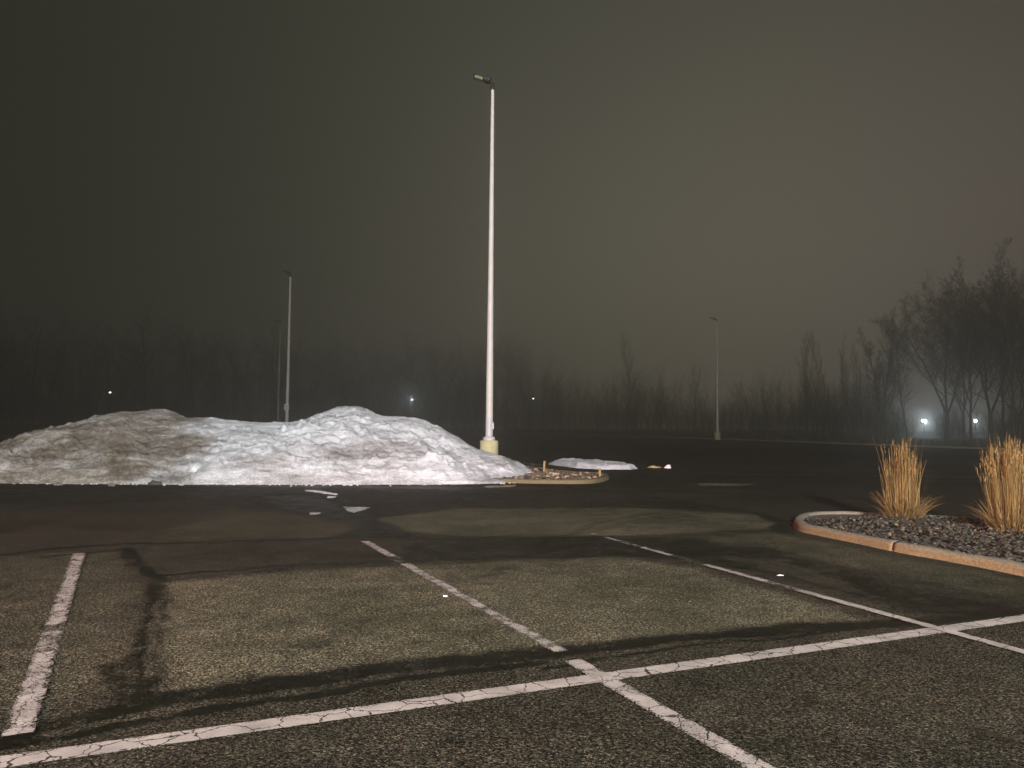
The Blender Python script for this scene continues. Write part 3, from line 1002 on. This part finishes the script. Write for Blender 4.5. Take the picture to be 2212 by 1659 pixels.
def snow_patch():
    cxy = [ground(1183, 1003), ground(1240, 1011), ground(1300, 1014.5), ground(1366, 1014.5), (4.15, 25.3), (3.9, 27.2), (2.9, 28.6), (1.5, 28.9)]
    xs = np.arange(0.3, 4.6, 0.03); ys = np.arange(23.4, 29.4, 0.04)
    Xg, Yg = np.meshgrid(xs, ys, indexing='ij')
    X, Y = Xg.ravel(), Yg.ravel()
    s = -sd_area(X + 0.05 * fbm(X * 3, Y * 3, 2, 3), Y, cxy)
    h = 0.14 * sstep(-0.02, 0.20, s) * (0.35 + 0.65 * sstep(1.0, 2.2, X)) + 0.07 * fbm(X * 3.0, Y * 2.0, 12, 4) * sstep(0, 0.3, s) + 0.03 * fbm(X * 11, Y * 8, 14, 3) * sstep(0, 0.2, s)
    h = np.where(s <= 0, -0.04, h + 0.01)
    nyy = len(ys)
    i = (np.arange(len(xs) - 1)[:, None] * nyy + np.arange(nyy - 1)[None, :]).ravel()
    Q = np.stack([i, i + nyy, i + nyy + 1, i + 1], 1)
    Q = Q[(h[Q] > -0.03).any(1)]
    used = np.unique(Q)
    remap = -np.ones(len(X), dtype=np.int64); remap[used] = np.arange(len(used))
    d = np.clip(-0.1 + 0.2 * fbm(X, Y, 5, 3), 0, 1)
    o = link('snow_patch', mesh_np('snow_patch', np.stack([X, Y, h], 1)[used], remap[Q], np.stack([d, d, d], 1)[used]), M_SNOW, None, True)
    tag(o, 'low white patch of leftover snow behind the mulch island', 'snow patch')


snow_patch()


def lump(name, loc, size, mat, label, cat, seed, group=None, sub=2, squash=0.6, rough=0.35):
    import bmesh
    r_ = random.Random(seed)
    bm = bmesh.new()
    bmesh.ops.create_icosphere(bm, subdivisions=sub, radius=1.0)
    for v in bm.verts:
        k = 1 + r_.uniform(-rough, rough)
        v.co = Vector((v.co.x * size[0] * k, v.co.y * size[1] * k, max(-0.2 * size[2], v.co.z * size[2] * k)))
    me = bpy.data.meshes.new(name)
    bm.to_mesh(me); bm.free()
    ca = me.color_attributes.new('mask', 'FLOAT_COLOR', 'POINT')
    o = link(name, me, mat)
    o.location = loc
    return tag(o, label, cat, group)


for px, py, sx, lab, sd_ in ((126, 1046, 0.10, 'small white lump of snow fallen off the left end of the dirty heap', 1),
                             (242, 1048, 0.075, 'small white lump of snow at the heap foot below its brown left hump', 2)):
    x, y = ground(px, py + 2)
    lump('snow_lump', (x, y - 0.02, 0.01), (sx, 0.06, 0.045), M_SNOW, lab, 'snow', sd_, 'snow lumps at the heap foot', 2)
x, y = ground(336, 1047)
lump('dirt_clod', (x, y - 0.05, 0.01), (0.13, 0.08, 0.09), M_DIRT, 'dark clod of dirt at the foot of the snow heap', 'clod', 3, None, 2)

# ------------------------------------------------------------------ the island under the tall pole
ISL = [(-3.2, 19.3), ground(1090, 1043), ground(1150, 1045), ground(1230, 1046), ground(1280, 1045), ground(1308, 1040), ground(1318, 1034), ground(1312, 1028), (1.75, 21.8), (0.45, 25.2), (-0.35, 27.4), (-1.2, 28.3), (-2.4, 27.8), (-5.0, 26.5)]
kerb_thing(ISL, 2.9, M_KERB2, 'yellowish concrete kerb round the mulch island at the right toe of the snow heap', side=1)
isl_in = [tuple(p) for p in smooth_path(ISL, 2)]
tag(inset_area(inset_path(isl_in, 0.10), 0.062, 'island_soil', M_DIRT), kind='structure')


def litter():
    X = rng.uniform(-1.5, 2.6, 6000); Y = rng.uniform(18.8, 28, 6000)
    s = sd_area(X, Y, isl_in)
    k = (s < -0.22)
    X, Y = X[k][:2600], Y[k][:2600]
    n = len(X)
    pal = np.array([(0.05, 0.04, 0.03), (0.10, 0.075, 0.05), (0.24, 0.17, 0.11), (0.06, 0.055, 0.045), (0.36, 0.27, 0.20)])
    cen = np.exp(-((X - 0.95) ** 2 + (Y - 20.2) ** 2) / 0.5)
    cols = pal[rng.choice(5, n, p=[.34, .26, .14, .2, .06])] * (1 + 0.9 * cen[:, None])
    Z = 0.075 + 0.06 * cen + rng.uniform(0, 0.03, n)
    v, f, c_ = stones(np.stack([X, Y, Z], 1), rng.uniform(0.03, 0.07, n), cols, 0.5)
    o = link('mulch', mesh_np('mulch', v, f, c_), M_LITTER)
    tag(o, kind='stuff', label='brown mulch and dead leaves on the kerbed island', cat='mulch')


litter()


def stake(px, py, D, h, w_, label, lean):
    x, y, _ = at(px, py, D)
    mb = MB()
    M_ = Matrix.Translation((0, 0, 0)) @ Matrix.Rotation(lean, 4, 'Y')
    mb.box((0, 0, h / 2), (w_, w_, h), M_, w_ * 0.18)
    mb.box((w_ * 0.1, 0, h + 0.015), (w_ * 1.35, w_ * 1.3, 0.035), M_, 0.008)
    o = mb.build('stake', M_WOOD)
    o.location = (x, y, 0.08)
    return tag(o, label, 'stake')


stake(1175, 1016, 20.9, 0.32, 0.055, 'thin yellowish wooden stake standing upright in the mulch island', 0.03)
stake(1296, 1028, 20.1, 0.17, 0.06, 'short pale stub beside the rounded right end of the island kerb', -0.05)

# ------------------------------------------------------------------ litter on the lot
x, y = ground(1443, 1013)
lump('paper_scrap', (x, y, 0.04), (0.10, 0.07, 0.085), M_PAPER, 'crumpled pinkish white scrap lying on the dark far lot', 'litter', 11, None, 2, rough=0.45)
x, y = ground(1414, 1012)
lump('paper_bag', (x, y, 0.03), (0.19, 0.08, 0.055), M_TANPAPER, 'flattened tan scrap beside the pinkish white scrap', 'litter', 12, None, 2, rough=0.45)
x, y = ground(962, 1291)
lump('pale_crumb', (x, y, 0.012), (0.018, 0.013, 0.010), M_PAPER, 'tiny white crumb on the asphalt left of the middle stall line', 'litter', 13, None, 1)
x, y = ground(1686, 1245)
lump('pale_chip', (x, y, 0.010), (0.035, 0.014, 0.006), M_SIGN, 'small pale chip on wet asphalt near the right stall line', 'litter', 14, None, 1)


# ------------------------------------------------------------------ light poles
def light_pole(loc, H, label, rz=0.0, r0=0.125, r1=0.062, sign=False, base_h=0.75, base_r=0.315, lit=False, tilt=15, collar_box=True, group='parking lot light poles'):
    root = empty('light_pole', loc, rz)
    tag(root, label, 'light pole', group)
    MB().lathe([(base_r * 0.995, -0.1), (base_r, 0.02), (base_r * 0.985, base_h - 0.06), (base_r * 0.965, base_h - 0.02), (base_r * 0.90, base_h)], 28).build('concrete_base', M_BASE, root, True)
    b = MB()
    b.lathe([(0.205, base_h + 0.002), (0.205, base_h + 0.08), (0.19, base_h + 0.115), (r0 + 0.03, base_h + 0.135)], 28)
    b.build('base_cover', M_COLLAR, root, True)
    z0 = base_h + 0.13
    sh = MB().lathe([(r0 + 0.004, z0), (r0 + 0.004, z0 + 0.62), (r0 - 0.004, z0 + 0.64)], 24).build('pole_collar', M_COLLAR, root, True)
    if collar_box:
        MB().box((r0 + 0.012, -0.02, z0 + 0.36), (0.05, 0.13, 0.24), None, 0.012).build('hand_hole_cover', M_COLLAR, sh)
    MB().lathe([(r0, z0 + 0.60), (r0 * 0.985, z0 + 1.5), ((r0 + r1) / 2, (H + z0) / 2), (r1, H - 0.03), (r1 * 0.92, H)], 24).build('shaft', M_POLE, root, True)
    # fixture
    k = MB().lathe([(0.060, H - 0.02), (0.072, H + 0.01), (0.070, H + 0.10), (0.050, H + 0.17), (0.045, H + 0.26)], 16).build('slip_fitter', M_DARKMET, root, True)
    M_ = Matrix.Translation((0.02, 0, H + 0.27)) @ Matrix.Rotation(R(tilt), 4, 'Y')
    MB().box((-0.03, 0, 0.0), (0.14, 0.075, 0.07), M_, 0.015).build('knuckle', M_DARKMET, root)
    hs = MB().box((-0.225, 0, 0.01), (0.29, 0.27, 0.19), M_, 0.045).build('driver_housing', M_DARKMET, root)
    MB().box((-0.51, 0, 0.052), (0.30, 0.26, 0.05), M_, 0.015).build('lamp_housing', M_DARKMET, root)
    lens = MB().box((-0.51, 0, -0.014), (0.30, 0.25, 0.10), M_, 0.02)
    lens.build('lens', emitter('lit_lens', (1.0, 0.92, 0.8), 30.0) if lit else M_LENS, root)
    MB().box((-0.675, 0, 0.015), (0.035, 0.27, 0.155), M_, 0.012).box((-0.715, 0, 0.085), (0.10, 0.03, 0.02), M_).build('end_cap', M_DARKMET, root)
    if sign:
        s = MB().box((0, -(r0 + 0.03), 2.62), (0.36, 0.012, 0.52), None, 0.004).build('notice_sign', M_SIGN, root)
        for dz, wd in ((0.14, 0.22), (0.03, 0.24), (-0.07, 0.20), (-0.16, 0.24)):
            MB().box((0, -(r0 + 0.038), 2.62 + dz), (wd, 0.004, 0.045)).build('sign_lettering', M_SIGNINK, s)
    return root


mx, my, mz = at(1056, 1000, 26.0)
_, _, mtop = at(1064, 188, 26.0)
light_pole((mx, 26.0, 0.05), mtop - 0.06 - 0.08, 'tall pale light pole on a yellow concrete base behind the snow heap', r0=0.122, r1=0.056, base_h=0.82)
lx, _, _ = at(620, 900, 61.0)
_, _, ltop = at(626, 590, 61.0)
light_pole((lx, 61.0, 0), ltop - 0.3, 'thin light pole with a small white notice behind the middle of the snow heap', r0=0.135, r1=0.075, sign=True)
fx_, _, _ = at(601, 880, 104.0)
_, _, ftop = at(606, 700, 104.0)
light_pole((fx_, 104.0, 0), ftop, 'faint far light pole just left of the pole with the notice', r0=0.15, r1=0.08)
rx, ry = ground(1550, 950)
_, _, rtop = at(1548, 690, ry)
light_pole((rx, ry, 0), rtop - 0.3, 'far light pole on a yellow base, alone at the right far edge', r0=0.14, r1=0.08, collar_box=True)


# lamp poles added unseen behind the camera to light the snow and near asphalt
def added_flood(loc, H, aim, watts, color, label, rz, cone=150, size=0.25):
    root = light_pole(loc, H, label, rz, lit=True, tilt=4, group='added lit light poles behind the viewer')
    d = bpy.data.lights.new('lamp_light', 'SPOT')
    d.energy = watts
    d.color = color
    d.spot_size = R(cone)
    d.spot_blend = 0.6
    d.shadow_soft_size = size
    o = bpy.data.objects.new('lamp_light', d)
    COL.objects.link(o)
    p = Matrix.Translation(loc) @ Matrix.Rotation(rz, 4, 'Z') @ Vector((-0.51, 0, H + 0.12))
    o.matrix_world = Matrix.Translation(p) @ (Vector(aim) - p).to_track_quat('-Z', 'Y').to_matrix().to_4x4()
    return root


added_flood((2.0, -18.0, 0), 7.5, (-2, 19, 1.0), 180000, (1.0, 0.97, 0.92), 'unseen light pole standing in for building lights behind the viewer, nearer the right', R(-90))  # added key light in place of the building's lamps
added_flood((-13.0, -9.0, 0), 7.0, (-5.0, 1.8, 0), 27000, (1.0, 0.30, 0.26), 'unseen reddish light pole added for the red cast at lower left, behind the viewer', R(-120), 58)  # added for the reddish cast on the near left asphalt
added_flood((9.0, -9.0, 0), 7.0, (6.5, 9, 0), 1800, (1.0, 0.60, 0.30), 'unseen amber light pole added to tint the kerb and grass, behind the viewer', R(-80), 80)  # added to warm the kerb and the grass clumps

# ------------------------------------------------------------------ far edge: verge, kerb, path
KF = resample(smooth_path(KERB_FAR, 2), 2.0)


def ribbon(off0, off1, z0, z1, n_cross=2):
    V, Q = [], []
    for i, p in enumerate(KF):
        a, b = KF[max(0, i - 1)], KF[min(len(KF) - 1, i + 1)]
        d = (b - a).normalized(); nn = Vector((-d.y, d.x))
        for j in range(n_cross):
            s = j / (n_cross - 1)
            q = p + nn * (off0 + (off1 - off0) * s)
            V.append((q.x, q.y, z0 + (z1 - z0) * s))
    for i in range(len(KF) - 1):
        for j in range(n_cross - 1):
            k = i * n_cross + j
            Q.append((k, k + n_cross, k + n_cross + 1, k + 1))
    return V, Q


def build_far():
    V, Q = [], []
    prof = [(0, -0.05), (0, 0.13), (0.16, 0.15), (0.16, -0.05)]
    for i, p in enumerate(KF):
        a, b = KF[max(0, i - 1)], KF[min(len(KF) - 1, i + 1)]
        d = (b - a).normalized(); nn = Vector((-d.y, d.x))
        for u, z in prof:
            q = p + nn * u
            V.append((q.x, q.y, z))
    for i in range(len(KF) - 1):
        for j in range(3):
            k = i * 4 + j
            Q.append((k, k + 4, k + 5, k + 1))
    o = MB().add(V, Q).build('far_kerb', M_KERB3)
    tag(o, 'long pale kerb along the far edge of the dark lot before the trees', 'kerb')
    v, q = ribbon(0.162, 3.0, 0.135, 0.16)
    o = MB().add(v, q).build('verge', M_VERGE); tag(o, kind='structure')
    v, q = ribbon(3.0, 110, 0.16, 0.6, 10)
    o = MB().add(v, q).build('verge_field', M_GROUND); tag(o, kind='structure')


build_far()


def verge_grass():
    """dead grass tufts along the kerb"""
    n = 9000
    idx = rng.integers(0, len(KF) - 1, n)
    P = np.array([(p.x, p.y) for p in KF])
    tt = rng.uniform(0, 1, n)
    a = P[idx] * (1 - tt[:, None]) + P[idx + 1] * tt[:, None]
    d = P[idx + 1] - P[idx]; d /= np.linalg.norm(d, axis=1)[:, None]
    nn = np.stack([-d[:, 1], d[:, 0]], 1)
    q = a + nn * (0.3 + 9 * rng.uniform(0, 1, n) ** 1.6)[:, None]
    k = (q[:, 0] > -80) & (q[:, 1] > 20)
    q = q[k]; n = len(q)
    P0 = np.stack([q[:, 0], q[:, 1], np.full(n, 0.14)], 1)
    L_ = rng.uniform(0.2, 0.75, n) * (0.6 + 0.8 * noise(q[:, 0] * .15, q[:, 1] * .15, 4))
    cols = np.array([(0.16, 0.12, 0.05), (0.10, 0.085, 0.035), (0.07, 0.065, 0.03)])[rng.integers(0, 3, n)]
    v, f, c_, _ = blades(P0, rng.uniform(0, 6.28, n), L_, L_ * rng.uniform(0.1, 0.7, n), rng.uniform(0.03, 0.10, n), 2, cols)
    o = link('dead_grass', mesh_np('dead_grass', v, f, c_), M_STRAW)
    tag(o, 'dead grass along the far kerb', 'grass', kind='stuff')


verge_grass()


# ------------------------------------------------------------------ bare trees
class Segs:
    def __init__(s):
        s.a = {'trunk': [], 'crown': []}

    def branch(s, rnd, p, d, L_, r_, lev, P):
        """a wandering branch of level lev with its children"""
        n = (9, 6, 4, 3, 2)[lev]
        up = P['up'][lev]
        pts = [p.copy()]
        rad = [r_]
        dirs = [d.copy()]
        for i in range(n):
            d = (d + Vector((rnd.gauss(0, 1), rnd.gauss(0, 1), rnd.gauss(0, 1))) * P['wob'][lev] + Vector((0, 0, up))).normalized()
            p = p + d * (L_ / n)
            pts.append(p.copy()); dirs.append(d.copy())
            rad.append(r_ * (1 - (0.80 if lev else 0.70) * ((i + 1) / n) ** 0.9))
        tgt = s.a['trunk' if lev == 0 else 'crown']
        for i in range(n):
            tgt.append((*pts[i], *pts[i + 1], rad[i], rad[i + 1]))
        if lev >= P['levels']: return
        kids = P['kids'][lev]
        for k in range(kids):
            t = P['start'][lev] + (1 - P['start'][lev]) * ((k + rnd.random()) / kids)
            f = t * n
            i = min(n - 1, int(f))
            q = pts[i].lerp(pts[i + 1], f - i)
            dd = dirs[i + 1]
            az_ = rnd.uniform(0, 2 * math.pi) if lev != 0 else (k * 2.4 + rnd.uniform(-0.5, 0.5))
            ref = Vector((0, 0, 1)) if abs(dd.z) < 0.9 else Vector((1, 0, 0))
            u = dd.cross(ref).normalized(); v = dd.cross(u)
            side = u * math.cos(az_) + v * math.sin(az_)
            ang = R(rnd.uniform(*P['ang'][lev]))
            nd = (dd * math.cos(ang) + side * math.sin(ang)).normalized()
            rr = rad[i] * rnd.uniform(0.36, 0.60)
            ll = L_ * P['len'][lev] * rnd.uniform(0.65, 1.15) * (1.1 - 0.55 * t if lev else 1.15 - 0.6 * t)
            s.branch(rnd, q, nd, ll, max(rr, P['rmin']), lev + 1, P)


def tube(segs, n):
    S = np.array(segs)
    if len(S) == 0: return np.zeros((0, 3)), np.zeros((0, 4), int)
    a, b, r0, r1 = S[:, :3], S[:, 3:6], S[:, 6], S[:, 7]
    d = b - a
    d /= np.linalg.norm(d, axis=1)[:, None] + 1e-9
    ref = np.where(np.abs(d[:, 2:3]) < 0.9, [[0, 0, 1.0]], [[1.0, 0, 0]])
    u = np.cross(d, ref); u /= np.linalg.norm(u, axis=1)[:, None]
    v = np.cross(d, u)
    if n == 2:                                     # hair-thin twigs: a two-sided ribbon
        w_ = u * 0.8 + v * 0.6
        V = np.stack([a + w_ * r0[:, None], a - w_ * r0[:, None], b - w_ * r1[:, None], b + w_ * r1[:, None]], 1).reshape(-1, 3)
        return V, np.arange(len(S) * 4).reshape(-1, 4)
    ang = 2 * np.pi * np.arange(n) / n
    ring = u[:, None, :] * np.cos(ang)[None, :, None] + v[:, None, :] * np.sin(ang)[None, :, None]
    A = a[:, None] + ring * r0[:, None, None]
    B = (b + d * (r1 * 0.3)[:, None])[:, None] + ring * r1[:, None, None]
    V = np.concatenate([A, B], 1).reshape(-1, 3)
    i = np.arange(n); j = (i + 1) % n
    q = np.stack([i, j, j + n, i + n], 1)
    Q = (q[None] + (np.arange(len(S)) * 2 * n)[:, None, None]).reshape(-1, 4)
    return V, Q


P_SPREAD = dict(levels=4, up=(0.02, 0.10, 0.10, 0.05, 0.02), wob=(0.06, 0.11, 0.16, 0.2, 0.2), kids=(11, 10, 9, 8), start=(0.14, 0.2, 0.12, 0.1),
                ang=((22, 48), (25, 55), (25, 60), (25, 65)), len=(0.62, 0.48, 0.48, 0.5), rmin=0.007)
P_NARROW = dict(levels=4, up=(0.05, 0.16, 0.14, 0.08, 0.04), wob=(0.07, 0.10, 0.14, 0.2, 0.2), kids=(14, 10, 8, 8), start=(0.14, 0.18, 0.12, 0.1),
                ang=((18, 36), (22, 45), (25, 55), (25, 65)), len=(0.42, 0.48, 0.5, 0.5), rmin=0.007)
P_FAR = dict(levels=4, up=(0.04, 0.08, 0.08, 0.04, 0.02), wob=(0.10, 0.15, 0.2, 0.22, 0.22), kids=(12, 8, 6, 4), start=(0.12, 0.15, 0.1, 0.1),
             ang=((22, 55), (25, 60), (25, 65), (25, 70)), len=(0.50, 0.52, 0.55, 0.6), rmin=0.012)
P_BRUSH = dict(levels=2, up=(0.05, 0.1, 0.05), wob=(0.10, 0.16, 0.2), kids=(10, 7), start=(0.1, 0.1),
               ang=((15, 45), (25, 65)), len=(0.5, 0.5), rmin=0.010)

PROTO = {}


def proto(kind, seed):
    key = (kind, seed)
    if key not in PROTO:
        rnd = random.Random(seed)
        s = Segs()
        P = {'spread': P_SPREAD, 'narrow': P_NARROW}[kind]
        if kind == 'spread':
            # a short bole that forks into two or three leaders
            s.a['trunk'] += [(0, 0, -0.3, 0.02, 0, 1.4, 0.21, 0.175), (0.02, 0, 1.4, 0.05, 0.02, 2.9, 0.175, 0.155)]
            for k in range(3):
                a = k * 2.1 + rnd.uniform(-0.4, 0.4)
                s.branch(rnd, Vector((0.05, 0.02, 2.7)), Vector((math.cos(a) * 0.36, math.sin(a) * 0.36, 1)).normalized(), rnd.uniform(9.5, 12.3), rnd.uniform(0.085, 0.12), 0, P)
        else:
            s.branch(rnd, Vector((0, 0, -0.3)), Vector((rnd.uniform(-.08, .08), rnd.uniform(-.08, .08), 1)).normalized(), 14.6, 0.135, 0, P)
            if seed % 2:
                s.branch(rnd, Vector((0.25, 0.1, -0.3)), Vector((rnd.uniform(-.2, .2), rnd.uniform(-.2, .2), 1)).normalized(), 11.5, 0.12, 0, P)
        vt, qt = tube(s.a['trunk'], 7)
        big = [x for x in s.a['crown'] if x[6] > 0.035]
        thin = [x for x in s.a['crown'] if x[6] <= 0.035]
        v1, q1 = tube(big, 5)
        v2, q2 = tube(thin, 3)
        PROTO[key] = (mesh_np('tree_trunk', vt, qt), mesh_np('tree_crown', np.vstack([v1, v2]), [q1, q2 + len(v1)]))
        PROTO[key][0].materials.append(M_BARK)
        PROTO[key][1].materials.append(M_TWIG)
    return PROTO[key]


def tree(kind, seed, px, py_base, D, H, label, rz, lean=(0, 0), sx=1.0):
    x, y, _ = at(px, py_base, D)
    root = empty('bare_tree', (x, D, 0.1), rz)
    root.rotation_euler = (lean[0], lean[1], rz)
    k = H / 15.0
    root.scale = (k * sx, k * sx, k)
    tag(root, label, 'tree', 'bare trees at the right of the lot')
    for nm, me in zip(('trunk', 'crown'), proto(kind, seed)):
        o = bpy.data.objects.new(nm, me)
        COL.objects.link(o)
        o.parent = root
    return root


TREES = [
    ('spread', 4, 2082, 930, 84, 15.6, 'bare tree far back between the two white lamps', 1.0, (0, 0), 1.0),
    ('spread', 3, 2222, 930, 78, 15.4, 'bare tree far back at the extreme right edge', 5.2, (0, 0), 1.1),
    ('spread', 3, 2046, 930, 66, 12.9, 'broad bare tree forking low, right of the bright white lamp', 0.3, (0, 0), 1.15),
    ('narrow', 5, 1904, 930, 70, 11.2, 'bare tree with two leaning stems left of the bright white lamp', 1.1, (0, -0.06), 1.0),
    ('narrow', 6, 2098, 930, 62, 13.0, 'slim bare tree directly left of the second white lamp', 2.2, (0, 0.02), 0.95),
    ('spread', 4, 2140, 930, 65, 13.6, 'dense bare tree directly right of the second white lamp', 4.0, (0, 0), 1.1),
    ('narrow', 7, 2196, 932, 56, 12.6, 'bare tree at the very right edge of the photo behind the cut-off grass clump', 5.0, (0, 0), 1.2),
    ('spread', 3, 2262, 932, 60, 13.2, 'bare tree whose branches reach in from beyond the right edge', 2.6, (0, 0), 0.9),
    ('narrow', 8, 1962, 930, 74, 10.4, 'shorter bare tree just above the left grass clump', 0.7, (0, -0.03), 1.0),
    ('narrow', 6, 2168, 930, 72, 13.4, 'bare tree at the back, between the dense tree and the right edge', 3.3, (0, 0.03), 1.0),
    ('narrow', 5, 1742, 930, 96, 12.4, 'leftmost thin tree of the faint row right of the far pole', 0.0, (0, 0.02), 0.5),
    ('narrow', 8, 1780, 930, 98, 11.4, 'second thin tree of the faint row right of the far pole', 2.0, (0, 0.03), 0.5),
    ('narrow', 7, 1822, 930, 94, 10.6, 'slanting thin tree of the faint row, left of the two-stemmed tree', 4.0, (0, -0.09), 0.5),
    ('narrow', 6, 1852, 930, 92, 9.8, 'short thin tree of the faint row next to the two-stemmed tree', 1.0, (0, -0.06), 0.6),
    ('narrow', 8, 1368, 930, 152, 16.5, 'faint lone tree rising above the low far thicket between the two pale poles', 2.0, (0, 0), 0.7),
]
for tr_ in TREES: tree(*tr_)


def build_woods():
    protos = []
    for sd_ in range(6):
        s = Segs(); rnd = random.Random(100 + sd_)
        s.branch(rnd, Vector((0, 0, -0.3)), Vector((rnd.uniform(-.1, .1), rnd.uniform(-.1, .1), 1)).normalized(), 15, 0.17, 0, P_FAR)
        protos.append(np.array(s.a['trunk'] + s.a['crown']))
    brush = []
    for sd_ in range(6):
        s = Segs(); rnd = random.Random(200 + sd_)
        for k in range(6):
            s.branch(rnd, Vector((rnd.uniform(-.6, .6), rnd.uniform(-.6, .6), -0.1)), Vector((rnd.uniform(-.3, .3), rnd.uniform(-.3, .3), 1)).normalized(), rnd.uniform(2.6, 4.2), 0.03, 0, P_BRUSH)
        brush.append(np.array(s.a['trunk'] + s.a['crown']))

    def put(S, x, y, sc, scz, rz, rmul=1.0):
        c_, s_ = math.cos(rz), math.sin(rz)
        T = S.copy()
        for o in (0, 3):
            X_, Y_ = S[:, o] * sc, S[:, o + 1] * sc
            T[:, o] = x + X_ * c_ - Y_ * s_
            T[:, o + 1] = y + X_ * s_ + Y_ * c_
            T[:, o + 2] = S[:, o + 2] * scz + 0.1
        T[:, 6:] *= sc * rmul
        return T
    allS = []
    rnd = random.Random(5)

    def topy(px):
        return np.interp(px, [-700, -200, 0, 90, 200, 420, 560, 700, 880, 1000, 1100, 1170, 1230], [600, 620, 640, 690, 705, 720, 715, 690, 690, 700, 705, 740, 800])
    for k in range(230):
        px = -750 + 1960 * (k + rnd.random()) / 230
        D = rnd.uniform(125, 180) if px < 650 else rnd.uniform(165, 235)
        x, _, z = at(px, topy(px) - 25 + 150 * rnd.random() ** 1.1, D)
        H = min(max(7, z), 19.5)
        allS.append(put(protos[rnd.randrange(6)], x, D, H / 15 * rnd.uniform(0.75, 1.25), H / 15, rnd.uniform(0, 6.3), 0.8))
    allS = np.vstack(allS)
    thin = allS[:, 6] < 0.035
    v1, q1 = tube(allS[~thin], 3)
    v2, q2 = tube(allS[thin], 2)
    o = link('woods', mesh_np('woods', np.vstack([v1, v2]), [q1, q2 + len(v1)]), M_WOODS)
    tag(o, 'dark mass of bare woods beyond the snow heap', 'woods', kind='stuff')
    allS = []
    for k in range(620):
        px = -600 + 3100 * (k + rnd.random()) / 620
        if px < 1150: D = rnd.uniform(122, 160); ty = rnd.uniform(815, 890)
        elif px < 1720: D = np.interp(px, [1150, 1560, 1720], [140, 92, 80]) + rnd.uniform(0, 45); ty = 800 + 100 * rnd.random() ** 0.6
        elif px < 1900: D = rnd.uniform(78, 112); ty = rnd.uniform(810, 900)
        else: D = rnd.uniform(64, 92); ty = rnd.uniform(868, 915)
        if abs(px - 1996) < 34 or abs(px - 2107) < 26: continue
        if abs(px - 890) < 16: ty = max(ty, 885)
        x, _, z = at(px, ty, D)
        H = max(1.2, z)
        allS.append(put(brush[rnd.randrange(6)], x, D, H / 4 * 0.9, H / 4, rnd.uniform(0, 6.3), 0.7))
    o_v, o_q = tube(np.vstack(allS), 3)
    o = link('thicket', mesh_np('thicket', o_v, o_q), M_WOODS)
    tag(o, 'low tangled bare thicket along the far edge of the lot', 'thicket', kind='stuff')


build_woods()


# ------------------------------------------------------------------ lit lamps the photograph shows
def far_lamp(px, py, D, size, col, strength, watts, label, long=1.0):
    x, _, z = at(px, py, D)
    root = empty('street_lamp', (x, D, 0.1))
    tag(root, label, 'lamp', 'lit lamps beyond the trees')
    MB().lathe([(0.07, -0.1), (0.07, 0.3), (0.05, 0.35), (0.04, z - 0.12)], 10).build('post', M_DARKMET, root, True)
    MB().box((0, 0, z - 0.02 + size * 0.6 * long), (size * 2.2, size * 2.2, 0.08), None, 0.02).build('lamp_cap', M_DARKMET, root)
    MB().lathe([(size * 0.35, z - 0.1 - size * 0.6 * long), (size * 0.9, z - 0.1 - size * 0.3 * long), (size, z - 0.1), (size * 0.8, z - 0.1 + size * 0.5 * long)], 12).build('lamp_globe', emitter('lamp_glow', col, strength), root, True)
    if watts:
        d = bpy.data.lights.new('lamp_light', 'POINT')
        d.energy = watts; d.color = col; d.shadow_soft_size = size
        o = bpy.data.objects.new('lamp_light', d)
        COL.objects.link(o)
        o.location = (x, D - size * 1.3, z - 0.15)
    return root


COOL = (0.76, 0.92, 1.0)
far_lamp(1996, 909, 100, 0.26, COOL, 60, 420, 'brightest white lamp, glowing low between trunks above the left grass clump')
far_lamp(2107, 909, 104, 0.17, COOL, 40, 200, 'second white lamp, upright glow between slim trunks near the right edge', 2.0)
far_lamp(890, 863, 130, 0.11, COOL, 20, 150, 'lone cool lamp with a halo in the woods above the snow heap')
far_lamp(1152, 861, 134, 0.15, COOL, 6, 0, 'small dim lamp in the woods just right of the tall pole')
far_lamp(238, 848, 106, 0.14, (1.0, 0.97, 0.85), 8, 0, 'small sharp white lamp in the dark woods above the brown left hump')
far_lamp(982, 882, 131, 0.09, (1.0, 0.95, 0.85), 2, 0, 'tiny pale lamp low in the woods left of the tall pole')
far_lamp(492, 860, 106, 0.13, (0.9, 0.8, 0.15), 0.25, 0, 'faint yellow lamp in the woods left of the pole with the notice')

# ------------------------------------------------------------------ fog
hz = MB().box((0, 88.5, 14.5), (606, 373, 33.0)).build('haze', None)
hm = bpy.data.materials.new('night_fog')
hm.use_nodes = True
hn = hm.node_tree
hn.nodes.clear()
ho = hn.nodes.new('ShaderNodeOutputMaterial')
hv = hn.nodes.new('ShaderNodeVolumePrincipled')
hv.inputs['Color'].default_value = (1.0, 1.0, 0.98, 1)
hv.inputs['Density'].default_value = 0.0076
hv.inputs['Anisotropy'].default_value = 0.90
hn.links.new(hv.outputs[0], ho.inputs['Volume'])
hz.data.materials.clear()
hz.data.materials.append(hm)
tag(hz, 'thin night fog over the lot', 'fog', kind='stuff')
